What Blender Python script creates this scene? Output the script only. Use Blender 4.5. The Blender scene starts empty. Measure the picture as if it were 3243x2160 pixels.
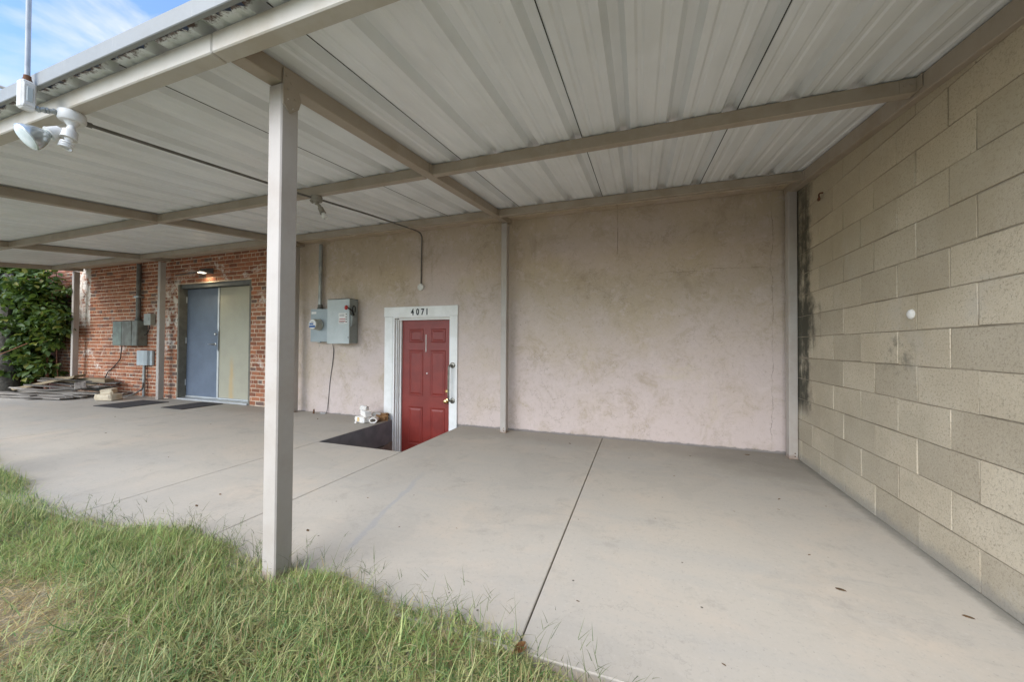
import bpy, bmesh, math, random
import numpy as np
from mathutils import Vector, Matrix, Euler

R = math.radians
random.seed(7)
rng = np.random.default_rng(7)
scene = bpy.context.scene
COL = scene.collection

# ------------------------------------------------------------------ camera
H = 1.135
yaw, pit, rol = R(19.29), R(0.7586), R(0.3703)
fwd = Vector((-math.sin(yaw)*math.cos(pit), math.cos(yaw)*math.cos(pit), math.sin(pit)))
rgt = Vector((math.cos(yaw), math.sin(yaw), 0.0))
upv = rgt.cross(fwd)
r2 = rgt*math.cos(rol) + upv*math.sin(rol)
u2 = upv*math.cos(rol) - rgt*math.sin(rol)
cam = bpy.data.cameras.new('camera')
cam.sensor_width = 36.0
cam.lens = 1154.4/3243*36.0
cam.clip_start, cam.clip_end = 0.02, 2000.0
camo = bpy.data.objects.new('camera', cam)
COL.objects.link(camo)
m3 = Matrix((r2, u2, -fwd)).transposed()
camo.matrix_world = Matrix.Translation((0, 0, H)) @ m3.to_4x4()
scene.camera = camo

# ------------------------------------------------------------------ world, sun, exposure
SUN_EL, SUN_AZ = R(36), R(198)        # azimuth clockwise from +Y: behind the camera, a little to its left
world = bpy.data.worlds.new('World')
scene.world = world
world.use_nodes = True
wn = world.node_tree
wn.nodes.clear()
wl = wn.links.new
wo = wn.nodes.new('ShaderNodeOutputWorld')
bg = wn.nodes.new('ShaderNodeBackground')
bg.inputs['Strength'].default_value = 0.066
sky = wn.nodes.new('ShaderNodeTexSky')
sky.sky_type = 'NISHITA'
sky.sun_disc = False
sky.sun_elevation = SUN_EL
sky.sun_rotation = SUN_AZ
sky.altitude = 300
sky.air_density = 1.0
sky.dust_density = 0.2
sky.ozone_density = 3.5
tc = wn.nodes.new('ShaderNodeTexCoord')
mp = wn.nodes.new('ShaderNodeMapping')
mp.inputs['Scale'].default_value = (1.0, 1.0, 2.6)
mp.inputs['Location'].default_value = (1.9, 0.6, 0.3)
cn = wn.nodes.new('ShaderNodeTexNoise')
cn.inputs['Scale'].default_value = 4.2
cn.inputs['Detail'].default_value = 9
cn.inputs['Roughness'].default_value = 0.56
cn.inputs['Distortion'].default_value = 0.35
cr = wn.nodes.new('ShaderNodeValToRGB')
cr.color_ramp.elements[0].position = 0.46
cr.color_ramp.elements[1].position = 0.70
cmix = wn.nodes.new('ShaderNodeMix')
cmix.data_type = 'RGBA'
cmix.inputs['B'].default_value = (2.6, 2.75, 3.25, 1)
wl(tc.outputs['Generated'], mp.inputs['Vector'])
wl(mp.outputs['Vector'], cn.inputs['Vector'])
wl(cn.outputs['Fac'], cr.inputs['Fac'])
wl(cr.outputs['Color'], cmix.inputs['Factor'])
wl(sky.outputs['Color'], cmix.inputs['A'])
wl(cmix.outputs['Result'], bg.inputs['Color'])
wl(bg.outputs['Background'], wo.inputs['Surface'])

sun = bpy.data.lights.new('sun', 'SUN')
sun.energy = 1.0
sun.angle = R(60)
sun.color = (1.0, 0.965, 0.915)
suno = bpy.data.objects.new('sun', sun)
COL.objects.link(suno)
sd = Vector((math.sin(SUN_AZ)*math.cos(SUN_EL), math.cos(SUN_AZ)*math.cos(SUN_EL), math.sin(SUN_EL)))
suno.rotation_euler = sd.to_track_quat('Z', 'Y').to_euler()

vs = scene.view_settings
vs.view_transform = 'Standard'
vs.look = 'None'
vs.exposure = 2.5
vs.gamma = 1.0
vs.use_curve_mapping = False
scene.cycles.max_bounces = 10
scene.cycles.diffuse_bounces = 6

# ------------------------------------------------------------------ node helpers
class NG:
    def __init__(s, name):
        s.m = bpy.data.materials.new(name)
        s.m.use_nodes = True
        s.t = s.m.node_tree
        s.t.nodes.clear()
        s.out = s.new('ShaderNodeOutputMaterial')
        s.b = s.new('ShaderNodeBsdfPrincipled')
        s.link(s.b.outputs[0], s.out.inputs[0])
        s.pos = s.new('ShaderNodeNewGeometry').outputs['Position']
    def new(s, k): return s.t.nodes.new(k)
    def link(s, a, b): s.t.links.new(a, b)
    def put(s, v, sock):
        if isinstance(v, bpy.types.NodeSocket): s.link(v, sock)
        elif v is not None:
            if sock.type == 'RGBA' and len(v) == 3: v = (*v, 1)
            sock.default_value = v
    def noise(s, scale, detail=5, rough=.55, vec=None, dist=0, out='Fac'):
        n = s.new('ShaderNodeTexNoise')
        n.inputs['Scale'].default_value = scale
        n.inputs['Detail'].default_value = detail
        n.inputs['Roughness'].default_value = rough
        n.inputs['Distortion'].default_value = dist
        s.link(vec or s.pos, n.inputs['Vector'])
        return n.outputs[out]
    def voro(s, scale, vec=None, feature='F1', out='Distance', rand=1.0):
        n = s.new('ShaderNodeTexVoronoi')
        n.feature = feature
        n.inputs['Scale'].default_value = scale
        n.inputs['Randomness'].default_value = rand
        s.link(vec or s.pos, n.inputs['Vector'])
        return n.outputs[out]
    def scaled(s, sc, loc=(0, 0, 0)):
        n = s.new('ShaderNodeMapping')
        n.inputs['Scale'].default_value = sc
        n.inputs['Location'].default_value = loc
        s.link(s.pos, n.inputs['Vector'])
        return n.outputs[0]
    def ramp(s, f, a, b, ca=0.0, cb=1.0):
        n = s.new('ShaderNodeMapRange')
        n.interpolation_type = 'SMOOTHSTEP'
        for k, v in (('Value', f), ('From Min', a), ('From Max', b), ('To Min', ca), ('To Max', cb)):
            s.put(v, n.inputs[k])
        return n.outputs[0]
    def math(s, op, a, b=None, c=None):
        n = s.new('ShaderNodeMath'); n.operation = op
        s.put(a, n.inputs[0]); s.put(b, n.inputs[1]); s.put(c, n.inputs[2])
        return n.outputs[0]
    def mix(s, f, a, b, mode='MIX'):
        n = s.new('ShaderNodeMix'); n.data_type = 'RGBA'; n.blend_type = mode
        s.put(f, n.inputs['Factor']); s.put(a, n.inputs['A']); s.put(b, n.inputs['B'])
        return n.outputs['Result']
    def xyz(s):
        n = s.new('ShaderNodeSeparateXYZ'); s.link(s.pos, n.inputs[0]); return n.outputs
    def objrand(s): return s.new('ShaderNodeObjectInfo').outputs['Random']
    def islrand(s): return s.new('ShaderNodeNewGeometry').outputs['Random Per Island']
    def attr(s, name):
        n = s.new('ShaderNodeAttribute'); n.attribute_name = name; return n.outputs['Color']
    def bright(s, col, v):
        n = s.new('ShaderNodeHueSaturation'); s.put(col, n.inputs['Color']); s.put(v, n.inputs['Value']); return n.outputs[0]
    def bump(s, h, strength=.3, dist=.01):
        n = s.new('ShaderNodeBump')
        n.inputs['Strength'].default_value = strength
        n.inputs['Distance'].default_value = dist
        s.link(h, n.inputs['Height'])
        s.link(n.outputs[0], s.b.inputs['Normal'])
    def done(s, col, rough=.7, metal=0.0, spec=.3):
        s.put(col, s.b.inputs['Base Color']); s.put(rough, s.b.inputs['Roughness'])
        s.b.inputs['Metallic'].default_value = metal
        s.b.inputs['Specular IOR Level'].default_value = spec
        return s.m

def simple(name, c1, c2=None, scale=6, rough=.6, metal=0.0, bump=0, bscale=80, spec=.3, rand=0.0, a=.35, b=.65):
    n = NG(name)
    col = n.mix(n.ramp(n.noise(scale, 6, .6), a, b), c1, c2 or tuple(x*.85 for x in c1))
    if rand:
        col = n.bright(col, n.ramp(n.objrand(), 0, 1, 1-rand, 1+rand))
    if bump:
        n.bump(n.noise(bscale, 4, .6), bump, .004)
    return n.done(col, rough, metal, spec)

# ------------------------------------------------------------------ materials
def mk_concrete():
    n = NG('slab concrete')
    x, y, z = n.xyz()
    big = n.noise(.55, 5, .6)
    col = n.mix(n.ramp(big, .35, .68), (.42, .39, .342), (.45, .408, .345))
    col = n.mix(n.ramp(n.noise(1.6, 6, .65, dist=.4), .46, .72, 0, .55), col, (.505, .43, .345))          # clay tint
    streak = n.noise(1.0, 7, .65, vec=n.scaled((.55, 3.2, 1), (3, 1, 0)), dist=.5)
    col = n.mix(n.ramp(streak, .50, .72, 0, .5), col, (.37, .36, .335))                              # trowel streaks
    col = n.mix(n.ramp(n.noise(9, 5, .7), .58, .8, 0, .45), col, (.36, .345, .325))
    sm = n.math('ABSOLUTE', n.math('ADD', n.math('ADD', x, n.math('MULTIPLY', n.math('SUBTRACT', y, 1.62), .235)), n.math('ADD', 1.53, n.math('MULTIPLY', n.math('SUBTRACT', n.noise(5, 4, .6), .5), .10))))
    smk = n.math('MULTIPLY', n.ramp(sm, .008, .030, 1, 0), n.math('MULTIPLY', n.ramp(y, 1.58, 1.68), n.ramp(y, 3.0, 2.4)))
    col = n.mix(n.math('MULTIPLY', smk, .6), col, (.33, .335, .345))                                    # grey smear along an old crack
    d = n.math('ADD', n.ramp(y, 3.5, 4.5), n.math('MULTIPLY', n.noise(1.3, 6, .65), 1.0))
    col = n.mix(n.ramp(d, .95, 1.55, 0, .6), col, (.30, .27, .225))                                   # washed-in dirt
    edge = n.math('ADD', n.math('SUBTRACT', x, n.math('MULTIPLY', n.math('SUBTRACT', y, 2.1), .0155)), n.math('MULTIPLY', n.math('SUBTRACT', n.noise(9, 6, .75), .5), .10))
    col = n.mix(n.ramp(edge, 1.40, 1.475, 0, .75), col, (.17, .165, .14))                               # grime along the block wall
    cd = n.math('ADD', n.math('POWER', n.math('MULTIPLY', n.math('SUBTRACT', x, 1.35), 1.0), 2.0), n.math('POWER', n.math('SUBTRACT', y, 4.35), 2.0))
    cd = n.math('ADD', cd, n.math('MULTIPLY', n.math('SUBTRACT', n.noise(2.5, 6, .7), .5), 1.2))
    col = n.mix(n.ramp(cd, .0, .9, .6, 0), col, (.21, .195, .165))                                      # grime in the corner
    side = n.math('ADD', z, n.math('MULTIPLY', n.math('SUBTRACT', n.noise(14, 5, .7), .5), .02))
    col = n.mix(n.ramp(side, -.012, -.001, .75, 0), col, (.23, .19, .14))                              # soil splashed on the slab edge
    bl2 = n.ramp(n.noise(3.1, 9, .78, dist=.3), .53, .66, 0, .6)
    col = n.mix(bl2, col, (.335, .31, .27))
    ring = n.math('ABSOLUTE', n.math('SUBTRACT', n.noise(.75, 9, .62, vec=n.scaled((1, 1, 1), (11, 5, 0))), .5))
    col = n.mix(n.math('MULTIPLY', n.ramp(ring, .001, .004, .25, 0), n.ramp(n.noise(1.1, 3, .5), .42, .6)), col, (.25, .235, .21))   # hairline map cracks
    tide = n.noise(.9, 8, .6, vec=n.scaled((1, 1, 1), (2, 9, 0)), dist=.5)
    col = n.mix(n.math('MULTIPLY', n.ramp(tide, .50, .53, 0, .22), n.ramp(tide, .64, .53, 0, 1)), col, (.33, .31, .275))          # dried puddle edges
    scuff = n.noise(3.2, 6, .7, vec=n.scaled((.35, 2.4, 1), (1, 8, 0)))
    col = n.mix(n.ramp(scuff, .57, .72, 0, .45), col, (.33, .315, .29))                                                            # blotches
    col = n.mix(n.ramp(n.noise(42, 6, .8), .53, .70, 0, .55), col, (.29, .275, .25))
    col = n.mix(n.ramp(n.noise(38, 6, .8, vec=n.scaled((1, 1, 1), (4, 7, 0))), .54, .70, 0, .3), col, (.55, .53, .49))
    col = n.mix(n.ramp(n.voro(5.2), .022, .036, .9, 0), col, (.07, .06, .05))                           # specks of litter
    col = n.mix(n.ramp(n.noise(130, 3, .6), .62, .78, 0, .38), col, (.22, .215, .2))                    # speckle
    col = n.mix(n.ramp(n.voro(26), .045, .075, .55, 0), col, (.2, .19, .17))                            # pits
    n.bump(n.math('ADD', n.noise(220, 3, .7), n.noise(14, 4, .6)), .12, .004)
    return n.done(col, .72, 0, .25)

def mk_stucco():
    n = NG('stucco')
    x, y, z = n.xyz()
    big = n.noise(.8, 7, .66, dist=.3)
    hgt = n.math('ADD', n.math('MULTIPLY', z, .13), n.math('MULTIPLY', big, 1.0))
    tan = n.ramp(hgt, .50, .98)
    col = n.mix(tan, (.545, .455, .42), (.475, .385, .28))
    col = n.mix(n.ramp(n.noise(2.6, 10, .78, dist=.5), .48, .66, 0, .55), col, (.36, .285, .20))
    col = n.mix(n.ramp(n.noise(1.9, 8, .7, dist=.4), .56, .72, 0, .4), col, (.52, .44, .29))           # ochre blotch
    col = n.mix(n.ramp(n.noise(6.3, 10, .8, dist=.3), .50, .66, 0, .6), col, (.59, .50, .465))
    scr = n.noise(24, 8, .8, vec=n.scaled((1, 1, .75)), dist=.6)
    col = n.mix(n.ramp(scr, .52, .70, 0, .38), col, (.25, .195, .14))
    col = n.mix(n.ramp(n.noise(10, 9, .8, dist=.6), .54, .70, 0, .38), col, (.33, .265, .19))
    drip = n.noise(9, 5, .65, vec=n.scaled((1, 1, .07)))
    col = n.mix(n.math('MULTIPLY', n.ramp(drip, .60, .74, 0, .35), n.ramp(z, 1.0, 2.6)), col, (.30, .24, .175))  # water runs from the roof line
    col = n.mix(n.ramp(n.voro(5.5), .02, .05, .6, 0), col, (.22, .17, .13))                            # small knocks
    col = n.mix(n.ramp(n.noise(60, 3, .6), .66, .8, 0, .5), col, (.22, .175, .14))
    craze = n.math('ABSOLUTE', n.math('SUBTRACT', n.noise(1.6, 9, .66, vec=n.scaled((1, 1, 1), (3, 3, 8))), .5))
    col = n.mix(n.math('MULTIPLY', n.ramp(craze, .001, .006, .45, 0), n.ramp(n.noise(1.3, 3, .5), .45, .6)), col, (.24, .19, .14))
    # hairline cracks
    wob = n.math('MULTIPLY', n.math('SUBTRACT', n.noise(3.3, 8, .72), .5), .12)
    c1 = n.math('ABSOLUTE', n.math('ADD', n.math('SUBTRACT', x, 1.355), wob))
    k1 = n.ramp(c1, .001, .004, 1, 0)
    c2 = n.math('ABSOLUTE', n.math('ADD', n.math('SUBTRACT', z, 2.02), wob))
    k2 = n.math('MULTIPLY', n.ramp(c2, .001, .004, 1, 0), n.math('MULTIPLY', n.ramp(x, .1, .35), n.ramp(x, 1.35, 1.36, 1, 0)))
    c3 = n.math('ABSOLUTE', n.math('ADD', n.math('SUBTRACT', x, -.257), n.math('MULTIPLY', wob, .12)))
    k3 = n.math('MULTIPLY', n.ramp(c3, .003, .006, 1, 0), n.ramp(z, 2.25, 2.35))
    kk = n.math('MAXIMUM', n.math('MAXIMUM', k1, k2), k3)
    col = n.mix(n.math('MULTIPLY', kk, n.ramp(n.noise(5, 4, .6), .35, .6, .1, .6)), col, (.14, .11, .09))
    base = n.ramp(n.math('ADD', z, n.math('MULTIPLY', n.noise(6, 5, .7), .07)), .045, .065, .8, 0)
    col = n.mix(base, col, (.16, .15, .14))
    h = n.math('ADD', n.noise(22, 7, .75, dist=.7), n.math('MULTIPLY', kk, -.6))
    n.bump(h, .35, .012)
    return n.done(col, .85, 0, .2)

def mk_block():
    n = NG('concrete block')
    x, y, z = n.xyz()
    col = n.mix(n.ramp(n.noise(1.4, 5, .6), .35, .65), (.49, .42, .315), (.55, .48, .37))
    col = n.bright(col, n.ramp(n.objrand(), 0, 1, .86, 1.09))
    agg = n.noise(85, 4, .85)
    col = n.mix(n.ramp(agg, .50, .66, 0, .75), col, (.25, .21, .155))
    col = n.mix(n.ramp(n.noise(95, 3, .7, vec=n.scaled((1, 1, 1), (5, 2, 1))), .6, .74, 0, .55), col, (.60, .54, .44))
    col = n.mix(n.ramp(n.noise(2.2, 7, .65, dist=.6), .56, .74, 0, .5), col, (.50, .46, .40))           # pale lime bloom
    col = n.mix(n.ramp(n.noise(.9, 6, .68), .46, .68, 0, .5), col, (.36, .315, .235))
    shadestain = n.math('ADD', n.math('MULTIPLY', z, .22), n.noise(.8, 7, .7, vec=n.scaled((1, 1, .8), (7, 3, 1))))
    col = n.mix(n.ramp(shadestain, .72, 1.12, 0, .55), col, (.37, .305, .20))                                 # ragged olive stain that also paints in the shade towards the roof
    splash = n.math('ADD', z, n.math('MULTIPLY', n.math('SUBTRACT', n.noise(6, 7, .75), .5), .16))
    col = n.mix(n.ramp(splash, .02, .09, .6, 0), col, (.27, .26, .235))                                 # splash dirt at the foot
    # mildew runs near the corner, in ragged columns
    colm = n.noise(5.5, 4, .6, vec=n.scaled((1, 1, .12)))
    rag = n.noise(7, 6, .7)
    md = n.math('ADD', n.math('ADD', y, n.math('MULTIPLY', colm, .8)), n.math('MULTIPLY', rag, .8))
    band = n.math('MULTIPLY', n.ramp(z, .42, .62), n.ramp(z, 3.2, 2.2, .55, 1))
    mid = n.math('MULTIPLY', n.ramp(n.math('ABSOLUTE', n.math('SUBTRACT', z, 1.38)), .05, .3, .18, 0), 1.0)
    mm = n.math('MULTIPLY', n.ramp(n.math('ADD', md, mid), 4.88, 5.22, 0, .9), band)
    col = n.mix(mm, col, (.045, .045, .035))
    sp = n.math('ADD', n.math('POWER', n.math('MULTIPLY', n.math('SUBTRACT', y, 2.92), 3.2), 2.0), n.math('POWER', n.math('MULTIPLY', n.math('SUBTRACT', z, 1.09), 4.5), 2.0))
    col = n.mix(n.math('MULTIPLY', n.ramp(sp, .02, .5, 1, 0), n.ramp(n.noise(11, 5, .7), .45, .66, 0, .6)), col, (.1, .1, .085))
    n.bump(n.math('ADD', n.noise(120, 4, .75), n.math('MULTIPLY', n.noise(22, 4, .6), .6)), .5, .006)
    return n.done(col, .92, 0, .15)

def mk_mortar():
    n = NG('block mortar')
    x, y, z = n.xyz()
    col = n.mix(n.ramp(n.noise(5, 5, .6), .4, .65), (.26, .22, .165), (.36, .31, .24))
    n.bump(n.noise(120, 3, .7), .5, .006)
    return n.done(col, .95, 0, .1)

def white_paint_mask(n):
    """Residue of old white paint: a ragged panel by the end post and flaking patches."""
    x, y, z = n.xyz()
    rag = n.math('MULTIPLY', n.math('SUBTRACT', n.noise(9, 6, .7), .5), .22)
    box = n.math('MULTIPLY', n.ramp(n.math('ADD', x, rag), -11.80, -11.84, 0, 1), n.ramp(n.math('ADD', z, rag), 1.50, 1.56))
    wear = n.ramp(n.noise(6, 7, .75), .38, .54)
    panel = n.math('MULTIPLY', n.math('MULTIPLY', box, n.ramp(x, -12.6, -12.5)), wear)
    p2 = n.ramp(n.noise(1.5, 8, .72, dist=.8, vec=n.scaled((1, 1, 1.3), (2.3, 0, 4.1))), .54, .64)
    p2 = n.math('MULTIPLY', p2, n.ramp(n.noise(15, 5, .7), .38, .56, 0, .9))
    old = n.math('MULTIPLY', n.ramp(z, 1.75, 1.6, 0, 1), 1.0)
    old = n.math('MAXIMUM', old, n.ramp(x, -9.75, -9.4))
    p2 = n.math('MULTIPLY', p2, old)
    p3 = n.math('MULTIPLY', n.math('MULTIPLY', n.ramp(x, -9.15, -9.0), n.ramp(x, -8.55, -8.75)), n.ramp(n.noise(8, 6, .7), .47, .6))
    p3 = n.math('MULTIPLY', p3, n.ramp(n.math('ABSOLUTE', n.math('SUBTRACT', z, 1.9)), .75, .3))
    return n.math('MAXIMUM', n.math('MAXIMUM', panel, p2), p3)

def mk_brick():
    n = NG('old red brick')
    r = n.math('FRACT', n.math('ADD', n.objrand(), n.islrand()))
    col = n.mix(n.ramp(r, 0, .45), (.22, .088, .055), (.31, .125, .070))
    col = n.mix(n.ramp(r, .55, .95), col, (.38, .152, .082))
    col = n.mix(n.ramp(n.math('FRACT', n.math('MULTIPLY', r, 7.3)), .86, .93), col, (.17, .11, .09))
    x, y, z = n.xyz()
    col = n.mix(n.ramp(n.noise(25, 6, .7), .5, .75, 0, .6), col, (.16, .075, .045))
    col = n.mix(n.ramp(n.noise(40, 4, .7), .6, .75, 0, .5), col, (.50, .30, .19))
    pink = n.math('MULTIPLY', n.ramp(x, -12.8, -13.4), n.ramp(n.noise(2.0, 6, .7), .36, .5))
    col = n.mix(pink, col, (.50, .24, .215))
    col = n.mix(white_paint_mask(n), col, (.66, .60, .53))
    n.bump(n.noise(70, 5, .7), .5, .006)
    return n.done(col, .88, 0, .15)

def mk_brickmortar():
    n = NG('brick mortar')
    col = n.mix(n.ramp(n.noise(7, 6, .65), .38, .62), (.50, .37, .26), (.64, .52, .40))
    x, y, z = n.xyz()
    pink = n.math('MULTIPLY', n.ramp(x, -12.8, -13.4), n.ramp(n.noise(2.0, 6, .7), .36, .5))
    col = n.mix(pink, col, (.50, .24, .215))
    col = n.mix(white_paint_mask(n), col, (.66, .60, .53))
    n.bump(n.noise(90, 4, .7), .5, .006)
    return n.done(col, .95, 0, .1)

def mk_paint(name, c, dirt=(.33, .25, .18), rust=.35):
    """Greige painted steel with dust and a few rust specks."""
    n = NG(name)
    col = n.mix(n.ramp(n.noise(3, 7, .7), .42, .68, 0, .65), c, dirt)
    col = n.mix(n.ramp(n.noise(1.3, 4, .6, vec=n.scaled((1, 1, .5))), .45, .7, 0, .3), col, tuple(v*.8 for v in c))
    col = n.mix(n.ramp(n.noise(26, 5, .75), .70, .77, 0, rust*2), col, (.20, .085, .03))
    col = n.mix(n.ramp(n.noise(45, 6, .75, vec=n.scaled((1, 1, .06))), .6, .75, 0, .22), col, (.6, .55, .5))
    x, y, z = n.xyz()
    foot = n.math('ADD', z, n.math('MULTIPLY', n.math('SUBTRACT', n.noise(22, 6, .75), .5), .22))
    col = n.mix(n.ramp(foot, .0, .06, .5, 0), col, (.20, .11, .06))
    col = n.mix(n.ramp(n.noise(11, 8, .8), .66, .73, 0, .6), col, (.30, .23, .16))
    n.bump(n.math('ADD', n.noise(60, 3, .6), n.math('MULTIPLY', n.noise(6, 3, .6), 1.5)), .10, .004)
    return n.done(col, .5, 0, .35)

def mk_roof():
    n = NG('galvalume roof sheet')
    x, y, z = n.xyz()
    col = n.mix(n.ramp(n.noise(2.2, 5, .6, vec=n.scaled((3, .6, 1))), .35, .7), (.775, .79, .795), (.70, .72, .725))
    col = n.mix(n.ramp(n.noise(1.1, 4, .6), .45, .7, 0, .5), col, (.62, .63, .61))
    col = n.mix(n.ramp(n.noise(30, 5, .7), .68, .76, 0, .4), col, (.34, .32, .28))
    col = n.bright(col, n.ramp(n.objrand(), 0, 1, .96, 1.03))
    edge = n.math('ADD', y, n.math('MULTIPLY', n.math('SUBTRACT', n.noise(38, 5, .7), .5), .12))
    col = n.mix(n.ramp(edge, .968, .995, .95, 0), col, (.075, .035, .02))
    return n.done(col, .38, .10, .5)

M = {}
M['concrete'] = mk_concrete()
M['stucco'] = mk_stucco()
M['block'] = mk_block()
M['bmortar'] = mk_mortar()
M['brick'] = mk_brick()
M['brmortar'] = mk_brickmortar()
M['steel'] = mk_paint('greige painted steel', (.345, .290, .228), (.27, .21, .145))
M['post'] = mk_paint('greige post paint', (.41, .37, .332), (.345, .295, .25), .12)
M['beam'] = mk_paint('pale beam paint', (.46, .425, .37), (.37, .315, .24), .3)
M['fascia'] = mk_paint('pale trim paint', (.235, .24, .235), (.20, .20, .19), .1)
M['roof'] = mk_roof()
M['seam'] = simple('dark joint filler', (.03, .027, .022), rough=.95)
M['soil'] = simple('dry soil', (.24, .165, .105), (.33, .25, .175), 9, .95, bump=.8, bscale=40)
M['pitpaint'] = simple('charcoal pit paint', (.20, .20, .21), (.25, .25, .255), 7, .8, bump=.2)
M['pitraw'] = simple('raw pit concrete', (.22, .17, .14), (.29, .235, .20), 8, .9, bump=.5)
M['white'] = simple('white wood paint', (.80, .79, .77), (.72, .71, .68), 5, .55, bump=.05)
M['whitebrick'] = simple('chalky white paint', (.74, .71, .67), (.62, .56, .48), 14, .85, bump=.5, a=.45, b=.75)
M['ochre'] = simple('ochre stain', (.62, .42, .18), (.68, .55, .35), 30, .85)
M['red'] = simple('red door paint', (.225, .030, .022), (.185, .024, .018), 4, .42, bump=.05, spec=.4)
M['black'] = simple('black plastic', (.02, .02, .02), rough=.5)
M['digit'] = simple('black digit', (.018, .016, .016), rough=.4)
M['brass'] = simple('brass', (.75, .55, .25), rough=.25, metal=1)
M['chrome'] = simple('brushed steel', (.55, .54, .52), (.42, .41, .4), rough=.3, metal=1)
M['nickel'] = simple('tarnished handle', (.26, .245, .21), (.15, .14, .12), 30, .35, .7)
M['galv'] = simple('galvanised conduit', (.36, .37, .35), (.26, .27, .26), 9, .45, .55)
M['galvdark'] = simple('dusty conduit', (.17, .16, .145), (.12, .115, .1), 9, .6, .3)
M['meter'] = simple('blue grey enamel', (.33, .37, .38), (.29, .33, .34), 4, .5)
M['disc'] = simple('light grey enamel', (.47, .50, .49), (.42, .45, .44), 4, .5)
M['discside'] = simple('grey enamel side', (.30, .32, .305), (.26, .28, .265), 4, .5)
M['label'] = simple('label paper', (.72, .70, .66), rough=.6)
M['labelred'] = simple('label red ink', (.42, .08, .08), rough=.6)
M['labelblack'] = simple('label black ink', (.05, .05, .05), rough=.6)
M['redknob'] = simple('red knob', (.45, .04, .035), rough=.4)
M['meterblue'] = simple('meter blue print', (.03, .10, .28), rough=.4)
M['glassy'] = simple('dusty meter glass', (.42, .40, .33), (.36, .34, .28), 10, .18, spec=.6)
M['bluedoor'] = simple('slate blue door paint', (.135, .165, .215), (.115, .14, .185), 2.5, .5, bump=.15, bscale=200)
def mk_beige():
    n = NG('beige door paint')
    x, y, z = n.xyz()
    col = n.mix(n.ramp(n.noise(2.5, 4, .6), .4, .7), (.38, .355, .268), (.345, .32, .245))
    run = n.math('ADD', n.math('ABSOLUTE', n.math('ADD', x, 7.33)), n.math('MULTIPLY', n.math('SUBTRACT', n.noise(7, 5, .7, vec=n.scaled((2, 1, .5))), .5), .18))
    col = n.mix(n.math('MULTIPLY', n.ramp(run, .0, .09, .55, 0), n.ramp(z, 1.0, .6)), col, (.52, .33, .12))
    n.bump(n.noise(200, 3, .6), .12, .003)
    return n.done(col, .5, 0, .3)
M['beigedoor'] = mk_beige()
M['jamb'] = simple('dusty grey door frame', (.19, .175, .14), (.14, .13, .105), 6, .7, bump=.2)
M['header'] = simple('dark steel header', (.12, .125, .12), (.095, .1, .095), 6, .55)
M['alu'] = simple('aluminium trim', (.55, .56, .56), (.46, .47, .47), 8, .4, .4)
M['cab'] = simple('weathered green cabinet', (.18, .185, .155), (.125, .12, .10), 7, .7, bump=.1)
M['cabgreen'] = simple('faded green cabinet door', (.20, .235, .20), (.15, .165, .14), 7, .7)
M['nid'] = simple('grey plastic box', (.40, .44, .45), (.35, .385, .395), 4, .45)
M['smallbox'] = simple('grey steel box', (.32, .32, .28), (.27, .27, .235), 6, .55)
M['mat'] = simple('rubber mat', (.045, .042, .043), (.06, .055, .055), 25, .9, bump=.4, bscale=300)
M['stone'] = simple('pale limestone', (.60, .52, .39), (.50, .41, .29), 10, .9, bump=.6, bscale=50)
M['fixture'] = simple('white fixture paint', (.68, .67, .65), (.55, .53, .49), 9, .5)
M['fixdirty'] = simple('dusty fixture', (.30, .275, .23), (.20, .185, .155), 18, .7)
M['bulb'] = simple('spiral tube glass', (.82, .81, .79), rough=.25, spec=.5)
M['reflector'] = simple('silvered bulb', (.62, .66, .66), (.5, .54, .54), 12, .22, .7)
M['lens'] = simple('frosted lens', (.66, .70, .70), (.56, .62, .62), 30, .3, spec=.5, bump=.3, bscale=150)
M['pipe'] = simple('pale painted pipe', (.36, .38, .41), (.28, .30, .33), 8, .45)
M['rust'] = simple('rust', (.10, .045, .025), (.16, .07, .03), 40, .9)
M['plug'] = simple('white plug', (.72, .70, .66), (.6, .58, .53), 20, .8)
M['leafdry'] = simple('dry leaf', (.085, .055, .03), (.15, .09, .045), 30, .9, rand=.4)
M['leafbrown'] = simple('curled brown leaf', (.22, .11, .045), (.32, .18, .08), 30, .85)
def mk_plank(name, c1, c2):
    n = NG(name)
    o = n.new('ShaderNodeTexCoord').outputs['Object']
    mpn = n.new('ShaderNodeMapping'); mpn.inputs['Scale'].default_value = (1.5, 22, 22); n.link(o, mpn.inputs[0])
    col = n.mix(n.ramp(n.noise(2, 6, .7, vec=mpn.outputs[0]), .35, .65), c1, c2)
    col = n.bright(col, n.ramp(n.objrand(), 0, 1, .6, 1.3))
    n.bump(n.noise(4, 5, .7, vec=mpn.outputs[0]), .5, .004)
    return n.done(col, .9, 0, .15)
M['plank'] = mk_plank('weathered plank', (.12, .105, .09), (.26, .235, .205))
M['lumber'] = mk_plank('tan lumber', (.32, .24, .15), (.42, .34, .23))
M['bark'] = simple('grey bark', (.06, .055, .045), (.11, .10, .085), 18, .95, bump=.9, bscale=25)
M['barkred'] = simple('reddish bark', (.2, .085, .045), (.13, .06, .04), 14, .95, bump=.9, bscale=25)
M['cable'] = simple('black cable', (.02, .02, .02), rough=.6)
M['cablegrey'] = simple('grey cable', (.16, .15, .14), rough=.6)
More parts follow.
